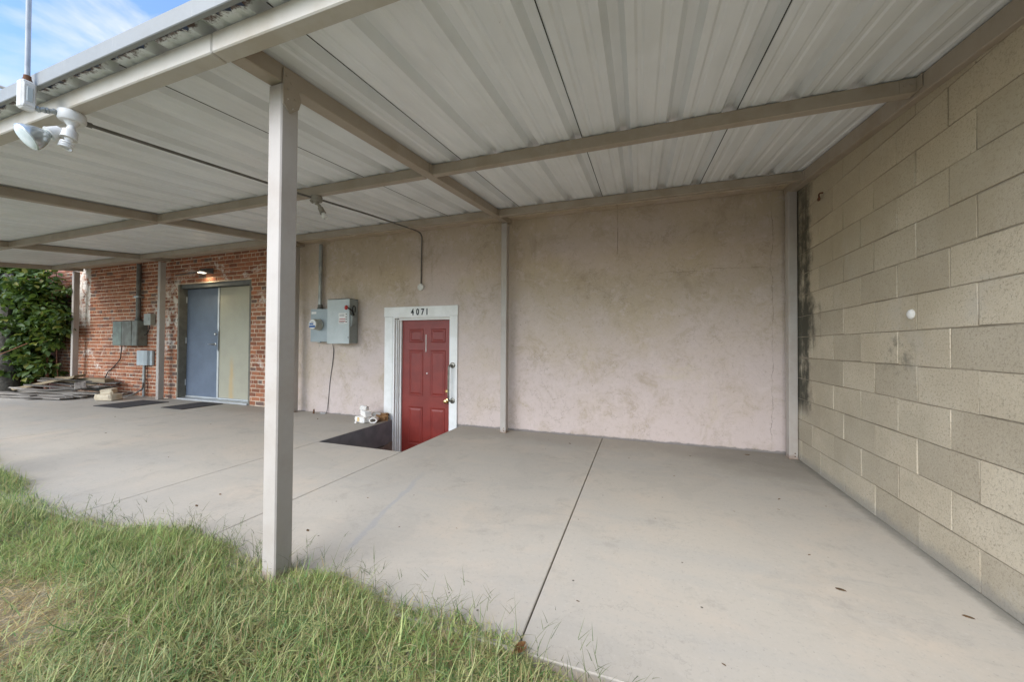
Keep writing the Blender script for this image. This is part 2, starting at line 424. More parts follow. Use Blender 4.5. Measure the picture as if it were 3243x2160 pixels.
def mk_leaf():
    n = NG('leaf')
    r = n.math('FRACT', n.math('ADD', n.objrand(), n.islrand()))
    col = n.mix(r, (.030, .068, .018), (.082, .135, .03))
    col = n.mix(n.ramp(n.math('FRACT', n.math('MULTIPLY', r, 9.7)), .80, .98), col, (.20, .20, .04))
    tr = n.new('ShaderNodeBsdfTranslucent'); n.put(n.mix(.5, col, (.18, .26, .03)), tr.inputs['Color'])
    mx = n.new('ShaderNodeMixShader'); mx.inputs[0].default_value = .33
    n.done(col, .5, 0, .35)
    n.link(n.b.outputs[0], mx.inputs[1]); n.link(tr.outputs[0], mx.inputs[2]); n.link(mx.outputs[0], n.out.inputs[0])
    return n.m
M['leaf'] = mk_leaf()
def mk_grass():
    n = NG('grass')
    c = n.attr('col')
    tr = n.new('ShaderNodeBsdfTranslucent'); n.put(c, tr.inputs['Color'])
    mx = n.new('ShaderNodeMixShader'); mx.inputs[0].default_value = .42
    n.done(c, .55, 0, .25)
    n.link(n.b.outputs[0], mx.inputs[1]); n.link(tr.outputs[0], mx.inputs[2]); n.link(mx.outputs[0], n.out.inputs[0])
    return n.m
M['grass'] = mk_grass()
def mk_ground():
    n = NG('yard ground')
    col = n.mix(n.ramp(n.noise(1.1, 6, .65), .38, .66), (.37, .345, .285), (.31, .31, .23))
    col = n.mix(n.ramp(n.noise(11, 6, .7), .5, .72, 0, .7), col, (.43, .39, .32))
    n.bump(n.noise(30, 5, .7), .8, .02)
    return n.done(col, .95, 0, .1)
M['ground'] = mk_ground()
def mk_lit():
    n = NG('lamp glow')
    n.b.inputs['Emission Color'].default_value = (1, .9, .72, 1)
    n.b.inputs['Emission Strength'].default_value = .9
    return n.done((.8, .8, .75), .4)
M['glow'] = mk_lit()

# ------------------------------------------------------------------ mesh helpers
class MB:
    def __init__(s): s.v = []; s.f = []
    def add(s, vs_, fs_):
        o = len(s.v); s.v += [tuple(p) for p in vs_]; s.f += [tuple(i+o for i in f) for f in fs_]; return s
    def box(s, x0, x1, y0, y1, z0, z1, mat=None):
        p = [(x, y, z) for z in (z0, z1) for y in (y0, y1) for x in (x0, x1)]
        if mat is not None: p = [mat @ Vector(q) for q in p]
        return s.add(p, [(0, 2, 3, 1), (4, 5, 7, 6), (0, 1, 5, 4), (2, 6, 7, 3), (0, 4, 6, 2), (1, 3, 7, 5)])
    def cbox(s, x0, x1, y0, y1, z0, z1, c=.003, mat=None):
        """box with chamfered edges"""
        bm = bmesh.new()
        bmesh.ops.create_cube(bm, size=1)
        for v in bm.verts:
            v.co = Vector(((x0+x1)/2 + v.co.x*(x1-x0), (y0+y1)/2 + v.co.y*(y1-y0), (z0+z1)/2 + v.co.z*(z1-z0)))
        bmesh.ops.bevel(bm, geom=bm.edges[:], offset=c, segments=1, affect='EDGES')
        return s.frombm(bm, mat)
    def frombm(s, bm, mat=None):
        bm.verts.index_update()
        p = [(mat @ v.co) if mat is not None else v.co.copy() for v in bm.verts]
        s.add(p, [tuple(v.index for v in f.verts) for f in bm.faces]); bm.free(); return s
    def prism(s, poly, z0, z1, mat=None):
        n = len(poly)
        p = [(x, y, z0) for x, y in poly] + [(x, y, z1) for x, y in poly]
        if mat is not None: p = [mat @ Vector(q) for q in p]
        return s.add(p, [tuple(range(n-1, -1, -1)), tuple(range(n, 2*n))] + [(i, (i+1) % n, n+(i+1) % n, n+i) for i in range(n)])
    def tube(s, pts, r, n=8, caps=True):
        pts = [Vector(p) for p in pts]
        rr = r if isinstance(r, (list, tuple)) else [r]*len(pts)
        ring = []; prev = None
        for i, p in enumerate(pts):
            t = (pts[min(i+1, len(pts)-1)] - pts[max(i-1, 0)]).normalized()
            if prev is None:
                a = t.orthogonal().normalized()
            else:
                a = (prev - t*prev.dot(t)).normalized()
            prev = a; b = t.cross(a)
            ring.append([p + (a*math.cos(2*math.pi*k/n) + b*math.sin(2*math.pi*k/n))*rr[i] for k in range(n)])
        vs_ = [q for rg in ring for q in rg]
        fs_ = [(i*n+k, i*n+(k+1) % n, (i+1)*n+(k+1) % n, (i+1)*n+k) for i in range(len(pts)-1) for k in range(n)]
        if caps: fs_ += [tuple(range(n-1, -1, -1)), tuple((len(pts)-1)*n+k for k in range(n))]
        return s.add(vs_, fs_)
    def lathe(s, prof, base, axis, n=20):
        """prof: list of (radius, distance along axis)"""
        axis = Vector(axis).normalized(); a = axis.orthogonal().normalized(); b = axis.cross(a); base = Vector(base)
        vs_ = [base + axis*h + (a*math.cos(2*math.pi*k/n) + b*math.sin(2*math.pi*k/n))*r for r, h in prof for k in range(n)]
        m = len(prof)
        fs_ = [(i*n+k, i*n+(k+1) % n, (i+1)*n+(k+1) % n, (i+1)*n+k) for i in range(m-1) for k in range(n)]
        fs_ += [tuple(range(n-1, -1, -1)), tuple((m-1)*n+k for k in range(n))]
        return s.add(vs_, fs_)
    def mesh(s, name, mat=None, smooth=False):
        me = bpy.data.meshes.new(name)
        me.from_pydata(s.v, [], s.f)
        if mat: me.materials.append(M[mat] if isinstance(mat, str) else mat)
        if smooth:
            me.polygons.foreach_set('use_smooth', [True]*len(me.polygons))
            try: me.set_sharp_from_angle(angle=R(40))
            except Exception: pass
        me.update()
        return me
    def build(s, name, mat, parent=None, smooth=False):
        bm_fix = s.mesh(name, mat, smooth)
        b = bmesh.new(); b.from_mesh(bm_fix); bmesh.ops.recalc_face_normals(b, faces=b.faces); b.to_mesh(bm_fix); b.free()
        return link(name, bm_fix, parent)

def link(name, me, parent=None):
    o = bpy.data.objects.new(name, me)
    COL.objects.link(o)
    if parent is not None:
        o.parent = parent
        if parent.type == 'EMPTY':
            o.matrix_parent_inverse = Matrix.Translation(parent.location).inverted()
    return o

def tag(o, label=None, cat=None, group=None, kind=None):
    if label: o['label'] = label
    if cat: o['category'] = cat
    if group: o['group'] = group
    if kind: o['kind'] = kind
    return o

def thing(name, loc, label, cat, group=None):
    o = bpy.data.objects.new(name, None)
    o.empty_display_size = .1
    COL.objects.link(o)
    o.location = loc
    return tag(o, label, cat, group)

def smooth_path(pts, n=6):
    """Catmull-Rom through the points."""
    P = [Vector(p) for p in pts]; out = []
    for i in range(len(P)-1):
        p0, p1, p2, p3 = P[max(i-1, 0)], P[i], P[i+1], P[min(i+2, len(P)-1)]
        for k in range(n):
            t = k/n
            out.append(.5*((2*p1) + (p2-p0)*t + (2*p0-5*p1+4*p2-p3)*t*t + (3*p1-p0-3*p2+p3)*t**3))
    out.append(P[-1]); return out

# ------------------------------------------------------------------ ground and slab
YW = 4.655                      # face of the back wall
def zslab(x):                   # the slab climbs a little to the left
    return 0.0 if x > -3.54 else min(.035, (-3.54-x)/3.3*.033)
gm = MB()
for (x0, x1, y0, y1) in ((-150, 150, -150, 1.27), (-150, -13.6, 1.27, 150), (-13.6, 150, 5.1, 150), (2.0, 150, 1.27, 5.1)):
    gm.add([(x0, y0, -.018), (x1, y0, -.018), (x1, y1, -.018), (x0, y1, -.018)], [(0, 1, 2, 3)])
tag(gm.build('ground', 'ground'), kind='structure')

slab = bpy.data.objects.new('concrete_slab', None); COL.objects.link(slab); slab['kind'] = 'structure'
G = .003
def panel(x0, x1, y0, y1):
    m = MB()
    c = .004
    za, zb = zslab(x0), zslab(x1)
    def zz(x): return zslab(x)
    xs = [x0+G, x0+G+c, x1-G-c, x1-G]; ys = [y0+G, y0+G+c, y1-G-c, y1-G]
    vs_ = [(xs[0], ys[0], -.16), (xs[3], ys[0], -.16), (xs[3], ys[3], -.16), (xs[0], ys[3], -.16),
           (xs[0], ys[0], zz(x0)-c), (xs[3], ys[0], zz(x1)-c), (xs[3], ys[3], zz(x1)-c), (xs[0], ys[3], zz(x0)-c),
           (xs[1], ys[1], zz(x0)), (xs[2], ys[1], zz(x1)), (xs[2], ys[2], zz(x1)), (xs[1], ys[2], zz(x0))]
    fs_ = [(3, 2, 1, 0), (0, 1, 5, 4), (1, 2, 6, 5), (2, 3, 7, 6), (3, 0, 4, 7), (4, 5, 9, 8), (5, 6, 10, 9), (6, 7, 11, 10), (7, 4, 8, 11), (8, 9, 10, 11)]
    m.add(vs_, fs_)
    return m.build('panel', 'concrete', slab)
YF = 1.30
panel(-.43, 1.56, YF, YW-.012)
panel(-2.385, -.43, YF, YW-.012)
panel(-3.54, -2.385, YF, 3.29)                 # in front of the stairwell
panel(-6.84, -3.54, YF, YW-.012)
panel(-10.15, -6.84, YF, YW-.012)
panel(-13.5, -10.15, YF, YW-.012)
# sand and dirt deep in the joints
jm = MB()
for (x0, x1, y0, y1) in ((-.45, -.41, YF, YW-.02), (-2.40, -2.37, YF, 3.2), (-3.56, -3.52, YF, 3.2), (-6.86, -6.82, YF, YW-.02), (-10.17, -10.13, YF, YW-.02)):
    jm.add([(x0, y0+.01, -.02), (x1, y0+.01, -.02), (x1, y1, -.02), (x0, y1, -.02)], [(0, 1, 2, 3)])
jo = jm.build('joint_dirt', 'seam', slab)

# stairwell down to the red door
sw = bpy.data.objects.new('stairwell', None); COL.objects.link(sw); sw['kind'] = 'structure'
PX0, PX1, PY0 = -3.545, -2.395, 3.295
m = MB(); m.box(PX0-.10, PX0+.006, PY0+.006, YW, -.34, -.005); m.build('painted_side', 'pitpaint', sw)
m = MB()
_n = 14
for i in range(_n):                                      # ragged lower edge of the dark paint
    y0 = PY0+.006+(YW-PY0-.006)*i/_n; y1 = PY0+.006+(YW-PY0-.006)*(i+1)/_n
    m.box(PX0-.1, PX0+.010+.004*(i % 2), y0, y1, -.66, -.335+random.uniform(-.03, .02))
m.build('raw_side', 'pitraw', sw)
m = MB(); m.box(PX1-.006, PX1+.004, PY0, YW, -.66, -.02); m.build('right_side', 'pitpaint', sw)
m = MB(); m.box(PX0, PX1, PY0-.10, PY0-.006, -.66, -.17); m.build('front_side', 'pitraw', sw)
m = MB(); m.box(PX0-.1, PX1+.1, PY0-.1, YW+.3, -.75, -.56); m.build('landing', 'pitraw', sw)
for k in range(2):
    m = MB(); m.cbox(PX0+.016, PX1-.008, PY0-.004, PY0+.30*(2-k), -.56+.18*k, -.56+.18*(k+1)-.002, .008); m.build('step', 'pitraw', sw)

# ------------------------------------------------------------------ stucco wall with red door
def wall_cells(x0, x1, z0, z1, holes, yf, depth):
    """front face with openings and their reveals"""
    m = MB()
    xs = sorted({x0, x1} | {h[0] for h in holes} | {h[1] for h in holes})
    zs = sorted({z0, z1} | {h[2] for h in holes} | {h[3] for h in holes})
    for i in range(len(xs)-1):
        for j in range(len(zs)-1):
            cx_, cz_ = (xs[i]+xs[i+1])/2, (zs[j]+zs[j+1])/2
            if any(h[0] < cx_ < h[1] and h[2] < cz_ < h[3] for h in holes): continue
            m.add([(xs[i], yf, zs[j]), (xs[i+1], yf, zs[j]), (xs[i+1], yf, zs[j+1]), (xs[i], yf, zs[j+1])], [(0, 1, 2, 3)])
    for h in holes:
        a, b, c, d = h
        m.add([(a, yf, c), (b, yf, c), (b, yf, d), (a, yf, d), (a, yf+depth, c), (b, yf+depth, c), (b, yf+depth, d), (a, yf+depth, d)],
              [(0, 3, 7, 4), (1, 5, 6, 2), (3, 2, 6, 7), (0, 4, 5, 1)])
    m.add([(x0, yf+depth, z0), (x1, yf+depth, z0), (x1, yf+depth, z1), (x0, yf+depth, z1)], [(3, 2, 1, 0)])
    m.add([(x0, yf, z0), (x0, yf+depth, z0), (x0, yf+depth, z1), (x0, yf, z1)], [(0, 1, 2, 3)])
    m.add([(x1, yf, z0), (x1, yf+depth, z0), (x1, yf+depth, z1), (x1, yf, z1)], [(3, 2, 1, 0)])
    m.add([(x0, yf, z1), (x1, yf, z1), (x1, yf+depth, z1), (x0, yf+depth, z1)], [(0, 1, 2, 3)])
    return m

OX0, OX1, OZ1 = -3.535, -2.555, 1.56
stw = thing('stucco_wall', (-2, YW, 0), 'long stained pink and tan stucco wall holding the red door', 'wall')
wall_cells(-5.628, 1.90, -.72, 3.9, [(OX0, OX1, -.60, OZ1)], YW, .30).build('plaster', 'stucco', stw)
# white door surround
CF = YW-.024
def casing(x0, x1, z0, z1, name='casing'):
    m = MB(); m.cbox(x0, x1, CF, YW+.003, z0, z1, .003); return m.build(name, 'white', stw)
casing(-3.694, -3.548, -.55, 1.562)
casing(-2.572, -2.444, -.55, 1.562)
head = casing(-3.705, -2.440, 1.565, 1.712, 'head_casing')
JY = YW+.115
m = MB()
m.cbox(-3.549, -3.515, CF+.006, JY+.05, -.55, 1.545, .002)
m.cbox(-3.515, -3.492, YW+.012, JY+.05, -.55, 1.535, .004)
m.cbox(-3.492, -3.478, YW+.035, JY+.05, -.55, 1.53, .003)
m.cbox(-3.478, -3.452, YW+.065, JY+.02, -.55, 1.522, .003)
m.cbox(-2.571, -2.545, YW+.004, JY+.05, -.55, 1.545, .002)
m.cbox(-3.549, -2.560, CF+.008, JY+.05, 1.545, 1.5645, .002)
m.cbox(-3.478, -2.56, YW+.04, JY+.03, 1.515, 1.5455, .002)
m.build('jamb', 'white', stw)
# red six panel door
DX0, DX1, DZ0, DZ1, DY = -3.452, -2.546, -.535, 1.513, YW+.095
door = MB()
door.cbox(DX0, DX1, DY, DY+.045, DZ0, DZ1, .002)
door = tag(door.build('red_door', 'red', stw), 'red six panel door with brass lock')
def raised(x0, x1, z0, z1):
    m = MB()
    w = .020
    def ringq(a, b, ya, yb):
        p = []
        for (i, yy) in ((a, ya), (b, yb)):
            p += [(x0+i, yy, z0+i), (x1-i, yy, z0+i), (x1-i, yy, z1-i), (x0+i, yy, z1-i)]
        m.add(p, [(0, 1, 5, 4), (1, 2, 6, 5), (2, 3, 7, 6), (3, 0, 4, 7)])
    f = DY-.0006
    ringq(-.006, 0, f, f-.006); ringq(0, .010, f-.006, f-.0012); ringq(.010, w, f-.0012, f-.0012); ringq(w, w+.022, f-.0012, f-.0085)
    i = w+.022
    m.add([(x0+i, f-.0085, z0+i), (x1-i, f-.0085, z0+i), (x1-i, f-.0085, z1-i), (x0+i, f-.0085, z1-i)], [(0, 1, 2, 3)])
    return m.build('door_panel', 'red', door)
for (a, b) in ((-3.325, -3.085), (-2.945, -2.705)):
    raised(a, b, 1.18, 1.375)
    raised(a, b, .375, 1.055)
    raised(a, b, -.36, .195)
m = MB(); m.lathe([(.031, 0), (.031, .006), (.022, .012), (.020, .018)], (-2.664, DY, .462), (0, -1, 0)); m.build('deadbolt', 'brass', door, True)
m = MB(); m.lathe([(.033, 0), (.033, .006), (.013, .012), (.012, .035), (.026, .044), (.029, .058), (.022, .070), (.006, .074)], (-2.664, DY, .315), (0, -1, 0)); m.build('door_knob', 'brass', door, True)
m = MB(); m.lathe([(.011, 0), (.011, .004), (.006, .006)], (-3.012, DY, .71), (0, -1, 0), 12); m.build('peephole', 'chrome', door, True)
m = MB(); m.cbox(-3.038, -3.026, DY-.004, DY+.002, 1.035, 1.297, .002); m.build('painted_slot', 'label', door)
# grab handle on the right casing
gh = MB()
hx = -2.515
gh.tube(smooth_path([(hx, CF, .852), (hx-.012, CF-.05, .852), (hx-.02, CF-.07, .835), (hx-.022, CF-.075, .77), (hx-.022, CF-.075, .43), (hx-.02, CF-.07, .365), (hx-.012, CF-.05, .347), (hx, CF, .347)], 5), .0135, 10)
gh = gh.build('grab_handle', 'nickel', stw, True)
for z in (.852, .347):
    m = MB(); m.lathe([(.040, 0), (.040, .008), (.030, .014)], (hx, CF-.001, z), (0, -1, 0)); m.build('flange', 'nickel', gh, True)
# house number
for ch, x in zip('4071', (-3.195, -3.105, -3.02, -2.945)):
    cu = bpy.data.curves.new('digit', 'FONT'); cu.body = ch; cu.size = .128; cu.extrude = .002; cu.offset = .0035; cu.align_x = 'CENTER'
    tmp = bpy.data.objects.new('tmp', cu); COL.objects.link(tmp)
    dg = bpy.context.evaluated_depsgraph_get()
    me = bpy.data.meshes.new_from_object(tmp.evaluated_get(dg))
    bpy.data.objects.remove(tmp)
    me.transform(Matrix.Translation((x, CF-.0025, 1.587)) @ Matrix.Rotation(R(90), 4, 'X') @ Matrix.Scale(.78, 4, (1, 0, 0)))
    me.materials.clear(); me.materials.append(M['digit'])
    link('digit', me, head)

# ------------------------------------------------------------------ block wall on the right
def xb(y): return 1.487 + (y-2.1)*.0155
bw = thing('block_wall', (1.5, 2.5, 0), 'tan concrete block wall running down the right side', 'wall')
BL, BH = .4118, .2066
mm_ = MB()
mm_.add([(xb(-1.2)+.0045, -1.2, -.3), (xb(YW)+.0045, YW-.002, -.3), (xb(YW)+.0045, YW-.002, 3.3), (xb(-1.2)+.0045, -1.2, 3.3),
         (xb(-1.2)+.3, -1.2, -.3), (xb(YW)+.3, YW-.002, -.3), (xb(YW)+.3, YW-.002, 3.3), (xb(-1.2)+.3, -1.2, 3.3)],
        [(0, 1, 2, 3), (4, 7, 6, 5), (3, 2, 6, 7), (0, 3, 7, 4), (0, 4, 5, 1), (1, 5, 6, 2)])
mm_.build('mortar', 'bmortar', bw)
blk = []
for k in range(12):
    bm = bmesh.new()
    bmesh.ops.create_cube(bm, size=1)
    for v in bm.verts: v.co = Vector((v.co.x*.06, v.co.y*(BL-.0065), v.co.z*(BH-.0065)))
    bmesh.ops.bevel(bm, geom=bm.edges[:], offset=.002, segments=1, affect='EDGES')
    for v in bm.verts: v.co += Vector((random.uniform(-.002, .002), random.uniform(-.0035, .0035), random.uniform(-.003, .003)))
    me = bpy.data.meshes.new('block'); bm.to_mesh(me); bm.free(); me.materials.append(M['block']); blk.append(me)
wall_ang = -math.atan(.0155)
for row in range(-1, 15):
    z = .0015 + BH*row + BH/2
    off = 2.32 if row % 2 == 0 else 2.487
    for k in range(-8, 7):
        y0 = off + BL*k; y1 = y0+BL
        if y1 < -.7 or y0 > YW-.03: continue
        c, sc = (y0+y1)/2, 1.0
        if y1 > YW-.004:
            y1 = YW-.004; c = (y0+y1)/2; sc = (y1-y0)/BL
        o = link('block', random.choice(blk), bw)
        o.location = (xb(c)+.03+random.uniform(-.0012, .0015), c, z)
        o.scale = (1, sc, 1)
        o.rotation_euler = (random.uniform(-.004, .004), 0, wall_ang+random.uniform(-.0015, .0015))
m = MB(); m.lathe([(.030, -.01), (.028, .005), (.017, .013), (.005, .016)], (xb(2.78), 2.778, 1.335), (-1, 0, 0), 9); m.build('plaster_plug', 'plug', bw)
hk = MB()
hk.tube(smooth_path([(xb(3.9)+.01, 3.895, 2.495), (xb(3.9)-.02, 3.895, 2.495), (xb(3.9)-.03, 3.895, 2.48), (xb(3.9)-.03, 3.892, 2.462), (xb(3.9)-.03, 3.91, 2.45), (xb(3.9)-.03, 3.905, 2.434), (xb(3.9)-.03, 3.886, 2.434), (xb(3.9)-.03, 3.88, 2.447), (xb(3.9)-.03, 3.892, 2.456)], 4), .0065, 7)
hk = hk.build('wall_hook', 'rust', None, True)
tag(hk, 'small rusty hook screwed high into the block wall near the corner', 'hook')

# ------------------------------------------------------------------ brick wall with double doors
brw = thing('brick_wall', (-9, YW, 0), 'old red brick wall with flaking white paint and double doors', 'wall')
BX0, BX1 = -15.1, -5.632
BO = (-8.70, -6.64, -.05, 2.315)
MY = YW+.0045
wall_cells(BX0, BX1, -.2, 3.9, [BO], MY, .30).build('mortar', 'brmortar', brw)
LB, HB, JB = .2135, .0765, .0135
brm = []
def brick_bm(l, h, d=.05):
    bm = bmesh.new()
    bmesh.ops.create_cube(bm, size=1)
    for v in bm.verts: v.co = Vector((v.co.x*l, v.co.y*d, v.co.z*h))
    fr = [e for e in bm.edges if all(v.co.y < 0 for v in e.verts)]
    bmesh.ops.bevel(bm, geom=fr, offset=.004, segments=1, affect='EDGES')
    for v in bm.verts: v.co += Vector((random.uniform(-.003, .003), 0, random.uniform(-.0025, .0025)))
    return bm
for k in range(8):
    bm = brick_bm(LB-JB, HB-JB); me = bpy.data.meshes.new('brick'); bm.to_mesh(me); bm.free(); me.materials.append(M['brick']); brm.append(me)
cells = []
rows = int(3.1/HB)+1
for r_ in range(rows):
    z = .036 + HB*r_ + HB/2
    x = BX1 - .004
    hdr = (r_ % 6 == 5)
    L = LB/2 if hdr else LB
    if not hdr and r_ % 2: x -= LB/2; cells.append((x+LB/4, z, LB/2))
    elif hdr: x -= LB/4; cells.append((x+LB/8, z, LB/4))
    while x > BX0+.3:
        a, b = x-L, x
        if not (b <= BO[0]-.001 or a >= BO[1]+.001 or z-HB/2 > BO[3]):
            # cut bricks at the opening
            if a < BO[0] and b > BO[0] and BO[0]-a > .04: cells.append(((a+BO[0])/2, z, BO[0]-a))
            elif a < BO[1] and b > BO[1] and b-BO[1] > .04: cells.append(((BO[1]+b)/2, z, b-BO[1]))
        else:
            cells.append(((a+b)/2, z, L))
        x -= L
def hidden(cx_, cz_):   # behind the front post or above the roof, as seen from the photo's side
    return (-6.12 < cx_ < -5.30) or cz_ > 2.98
cells.sort(key=lambda c: (hidden(c[0], c[1]), -c[2]/(c[0]**2+YW**2+(c[1]-H)**2)))
rest = MB()
for i, (cx_, cz_, l) in enumerate(cells):
    yy = YW+.025+random.uniform(-.004, .003)
    zr = random.uniform(-.0018, .0018)
    if i < 298:
        o = link('brick', random.choice(brm), brw)
        o.location = (cx_, yy, cz_+zr); o.scale = ((l-JB)/(LB-JB), 1, random.uniform(.96, 1.04))
        o.rotation_euler = (random.uniform(-.02, .02), random.uniform(-.012, .012), random.uniform(-.012, .012))
    else:
        rest.frombm(brick_bm(l-JB, HB-JB), Matrix.Translation((cx_, yy, cz_+zr)) @ Euler((random.uniform(-.02, .02), random.uniform(-.012, .012), 0)).to_matrix().to_4x4())
tag(rest.build('brickwork', 'brick', brw), kind='stuff')
# doors
zb = .04
LYD = YW+.135
m = MB()
m.cbox(BO[0]+.001, BO[0]+.045, YW-.004, LYD+.06, zb-.01, BO[3]-.001, .004)
m.cbox(BO[1]-.045, BO[1]-.001, YW-.001, LYD+.06, zb-.01, BO[3]-.001, .004)
m.build('door_jamb', 'jamb', brw)
m = MB(); m.cbox(BO[0]+.045, BO[1]-.045, YW+.03, LYD+.06, 2.235, BO[3]-.001, .003); m.build('door_header', 'header', brw)
m = MB(); m.cbox(BO[0]+.045, BO[1]-.045, YW-.02, LYD+.06, zb-.012, zb+.022, .004); m.build('threshold', 'alu', brw)
XM = -7.705
bd = MB(); bd.cbox(BO[0]+.049, XM-.022, LYD, LYD+.045, zb+.055, 2.228, .003)
bd = tag(bd.build('door', 'bluedoor', brw), 'slate blue steel door leaf on the left')
yd = MB(); yd.cbox(XM+.026, BO[1]-.049, LYD+.002, LYD+.045, zb+.055, 2.228, .003)
yd = tag(yd.build('door', 'beigedoor', brw), 'beige steel door leaf with a rust run on the right')
m = MB(); m.cbox(XM-.022, XM+.026, LYD-.012, LYD+.02, zb+.03, 1.02, .003); m.cbox(XM-.020, XM+.024, LYD-.012, LYD+.02, 1.42, 2.228, .003); m.cbox(XM-.006, XM+.026, LYD-.012, LYD+.02, 1.02, 1.42, .003); m.build('astragal', 'alu', bd)
m = MB(); m.cbox(XM+.004, XM+.028, LYD-.015, LYD-.008, 1.0, 1.38, .002); m.build('latch_guard', 'header', bd)
for d, a, b in ((bd, BO[0]+.049, XM-.022), (yd, XM+.03, BO[1]-.049)):
    m = MB(); m.cbox(a, b, LYD-.014, LYD+.03, zb+.026, zb+.056, .003); m.build('kick_sweep', 'alu', d)
m = MB(); m.lathe([(.030, 0), (.030, .007), (.014, .012), (.013, .04)], (XM-.09, LYD, 1.13), (0, -1, 0)); m.tube([(XM-.09, LYD-.045, 1.13), (XM-.13, LYD-.052, 1.13), (XM-.225, LYD-.05, 1.125)], .009, 8); m.build('lever_handle', 'chrome', bd, True)
m = MB(); m.lathe([(.028, 0), (.028, .007), (.016, .02)], (XM-.085, LYD, 1.325), (0, -1, 0)); m.build('deadbolt', 'chrome', bd, True)
for z in (2.02, 1.2, .36):
    m = MB(); m.tube([(BO[0]+.047, LYD-.010, z-.06), (BO[0]+.047, LYD-.010, z+.06)], .010, 8); m.build('hinge', 'alu', bd, True)

# wall lamp over the doors, lit
lm = thing('wall_lamp', (-7.78, YW, 2.53), 'lit dark slim wall lamp above the double doors', 'lamp')
m = MB(); m.add([(-7.86, YW-.002, 2.575), (-7.66, YW-.002, 2.575), (-7.66, YW-.002, 2.475), (-7.86, YW-.002, 2.475), (-7.85, YW-.11, 2.555), (-7.67, YW-.11, 2.555), (-7.67, YW-.17, 2.49), (-7.85, YW-.17, 2.49)],
      [(0, 1, 5, 4), (4, 5, 6, 7), (0, 4, 7, 3), (1, 2, 6, 5), (3, 7, 6, 2), (0, 3, 2, 1)]); m.build('housing', 'header', lm)
m = MB(); m.cbox(-7.845, -7.76, YW-.165, YW-.06, 2.474, 2.4795, .002); m.build('diffuser', 'glow', lm)
m = MB(); m.tube([(-7.87, YW-.025, 2.53), (-8.75, YW-.02, 2.50)], .011, 8); m.build('supply_conduit', 'galvdark', lm, True)
ll = bpy.data.lights.new('lamp_light', 'AREA'); ll.energy = .7; ll.color = (1, .84, .6); ll.shape = 'RECTANGLE'; ll.size, ll.size_y = .15, .12
lo = bpy.data.objects.new('lamp_light', ll); COL.objects.link(lo); lo.parent = lm
lo.location = (0.02, -.10, -.072); lo.rotation_euler = (R(-22), 0, 0)

# old cabinet with riser pipe
cb = thing('breaker_cabinet', (-10.1, YW, 1.35), 'weathered green grey metal cabinet on the brick wall under a pipe', 'electrical box')
m = MB(); m.cbox(-10.50, -9.66, YW-.17, YW-.004, 1.085, 1.60, .006); m.build('box', 'cab', cb)
m = MB(); m.cbox(-10.497, -10.19, YW-.183, YW-.170, 1.095, 1.59, .004); m.build('cover', 'cabgreen', cb)
m = MB(); m.cbox(-10.18, -9.85, YW-.181, YW-.170, 1.09, 1.592, .004); m.cbox(-9.84, -9.665, YW-.176, YW-.170, 1.09, 1.592, .004); m.build('cover', 'cab', cb)
pp = thing('conduit', (-9.89, YW, 1.6), 'thick dark riser pipe above the weathered cabinet', 'conduit', 'metal conduits on the walls')
m = MB(); m.tube([(-9.885, YW-.055, 1.602), (-9.885, YW-.055, 2.80)], .040, 12); m.build('pipe', 'galvdark', pp, True)
m = MB(); m.cbox(-9.965, -9.805, YW-.100, YW-.004, 2.09, 2.125, .003); m.build('strap', 'galv', pp)
m = MB(); m.lathe([(.055, 0), (.055, .03), (.046, .05)], (-9.885, YW-.055, 1.601), (0, 0, 1)); m.build('hub', 'galvdark', pp, True)
sb = MB(); sb.cbox(-9.63, -9.40, YW-.09, YW-.004, 1.51, 1.745, .006)
sb = tag(sb.build('junction_box', 'smallbox'), 'small plain grey box between the cabinet and the post', 'electrical box')
m = MB(); m.cbox(-9.452, -9.444, YW-.092, YW-.09, 1.60, 1.67, .001); m.build('mark', 'labelblack', sb)
m = MB(); m.tube(smooth_path([(-9.52, YW-.04, 1.51), (-9.53, YW-.05, 1.40), (-9.58, YW-.06, 1.33), (-9.65, YW-.06, 1.31)], 4), .008, 6); m.build('lead', 'cable', sb, True)
nd = thing('telephone_box', (-9.6, YW, .85), 'light grey plastic box with rounded cover low on the brick wall', 'electrical box')
m = MB(); m.cbox(-9.77, -9.41, YW-.05, YW-.004, .685, .985, .008); m.build('base', 'nid', nd)
m = MB()
_p = [(-9.79, 0), (-9.785, -.06), (-9.74, -.085), (-9.64, -.09), (-9.54, -.07), (-9.49, -.04), (-9.48, 0)]
m.prism([(x, YW-.05+y) for x, y in _p], .69, .99); m.build('cover', 'nid', nd)
m = MB(); m.tube([(-9.665, YW-.045, .685), (-9.665, YW-.045, .26), (-9.655, YW-.05, .04)], .026, 10); m.build('conduit', 'galv', nd, True)
m = MB(); m.tube(smooth_path([(-9.64, YW-.07, .33), (-9.66, YW-.08, .2), (-9.78, YW-.16, .09), (-9.93, YW-.22, .05)], 4), .014, 8); m.build('conduit', 'galvdark', nd, True)
ck = MB(); ck.tube(smooth_path([(-10.43, YW-.06, 1.085), (-10.48, YW-.05, .93), (-10.56, YW-.03, .79), (-10.82, YW-.02, .61), (-11.02, YW-.02, .50), (-11.09, YW-.03, .36), (-11.10, YW-.05, .16)], 6), .009, 7)
tag(ck.build('cable', 'cable', None, True), 'black cable drooping from the cabinet to the plank pile', 'cable')

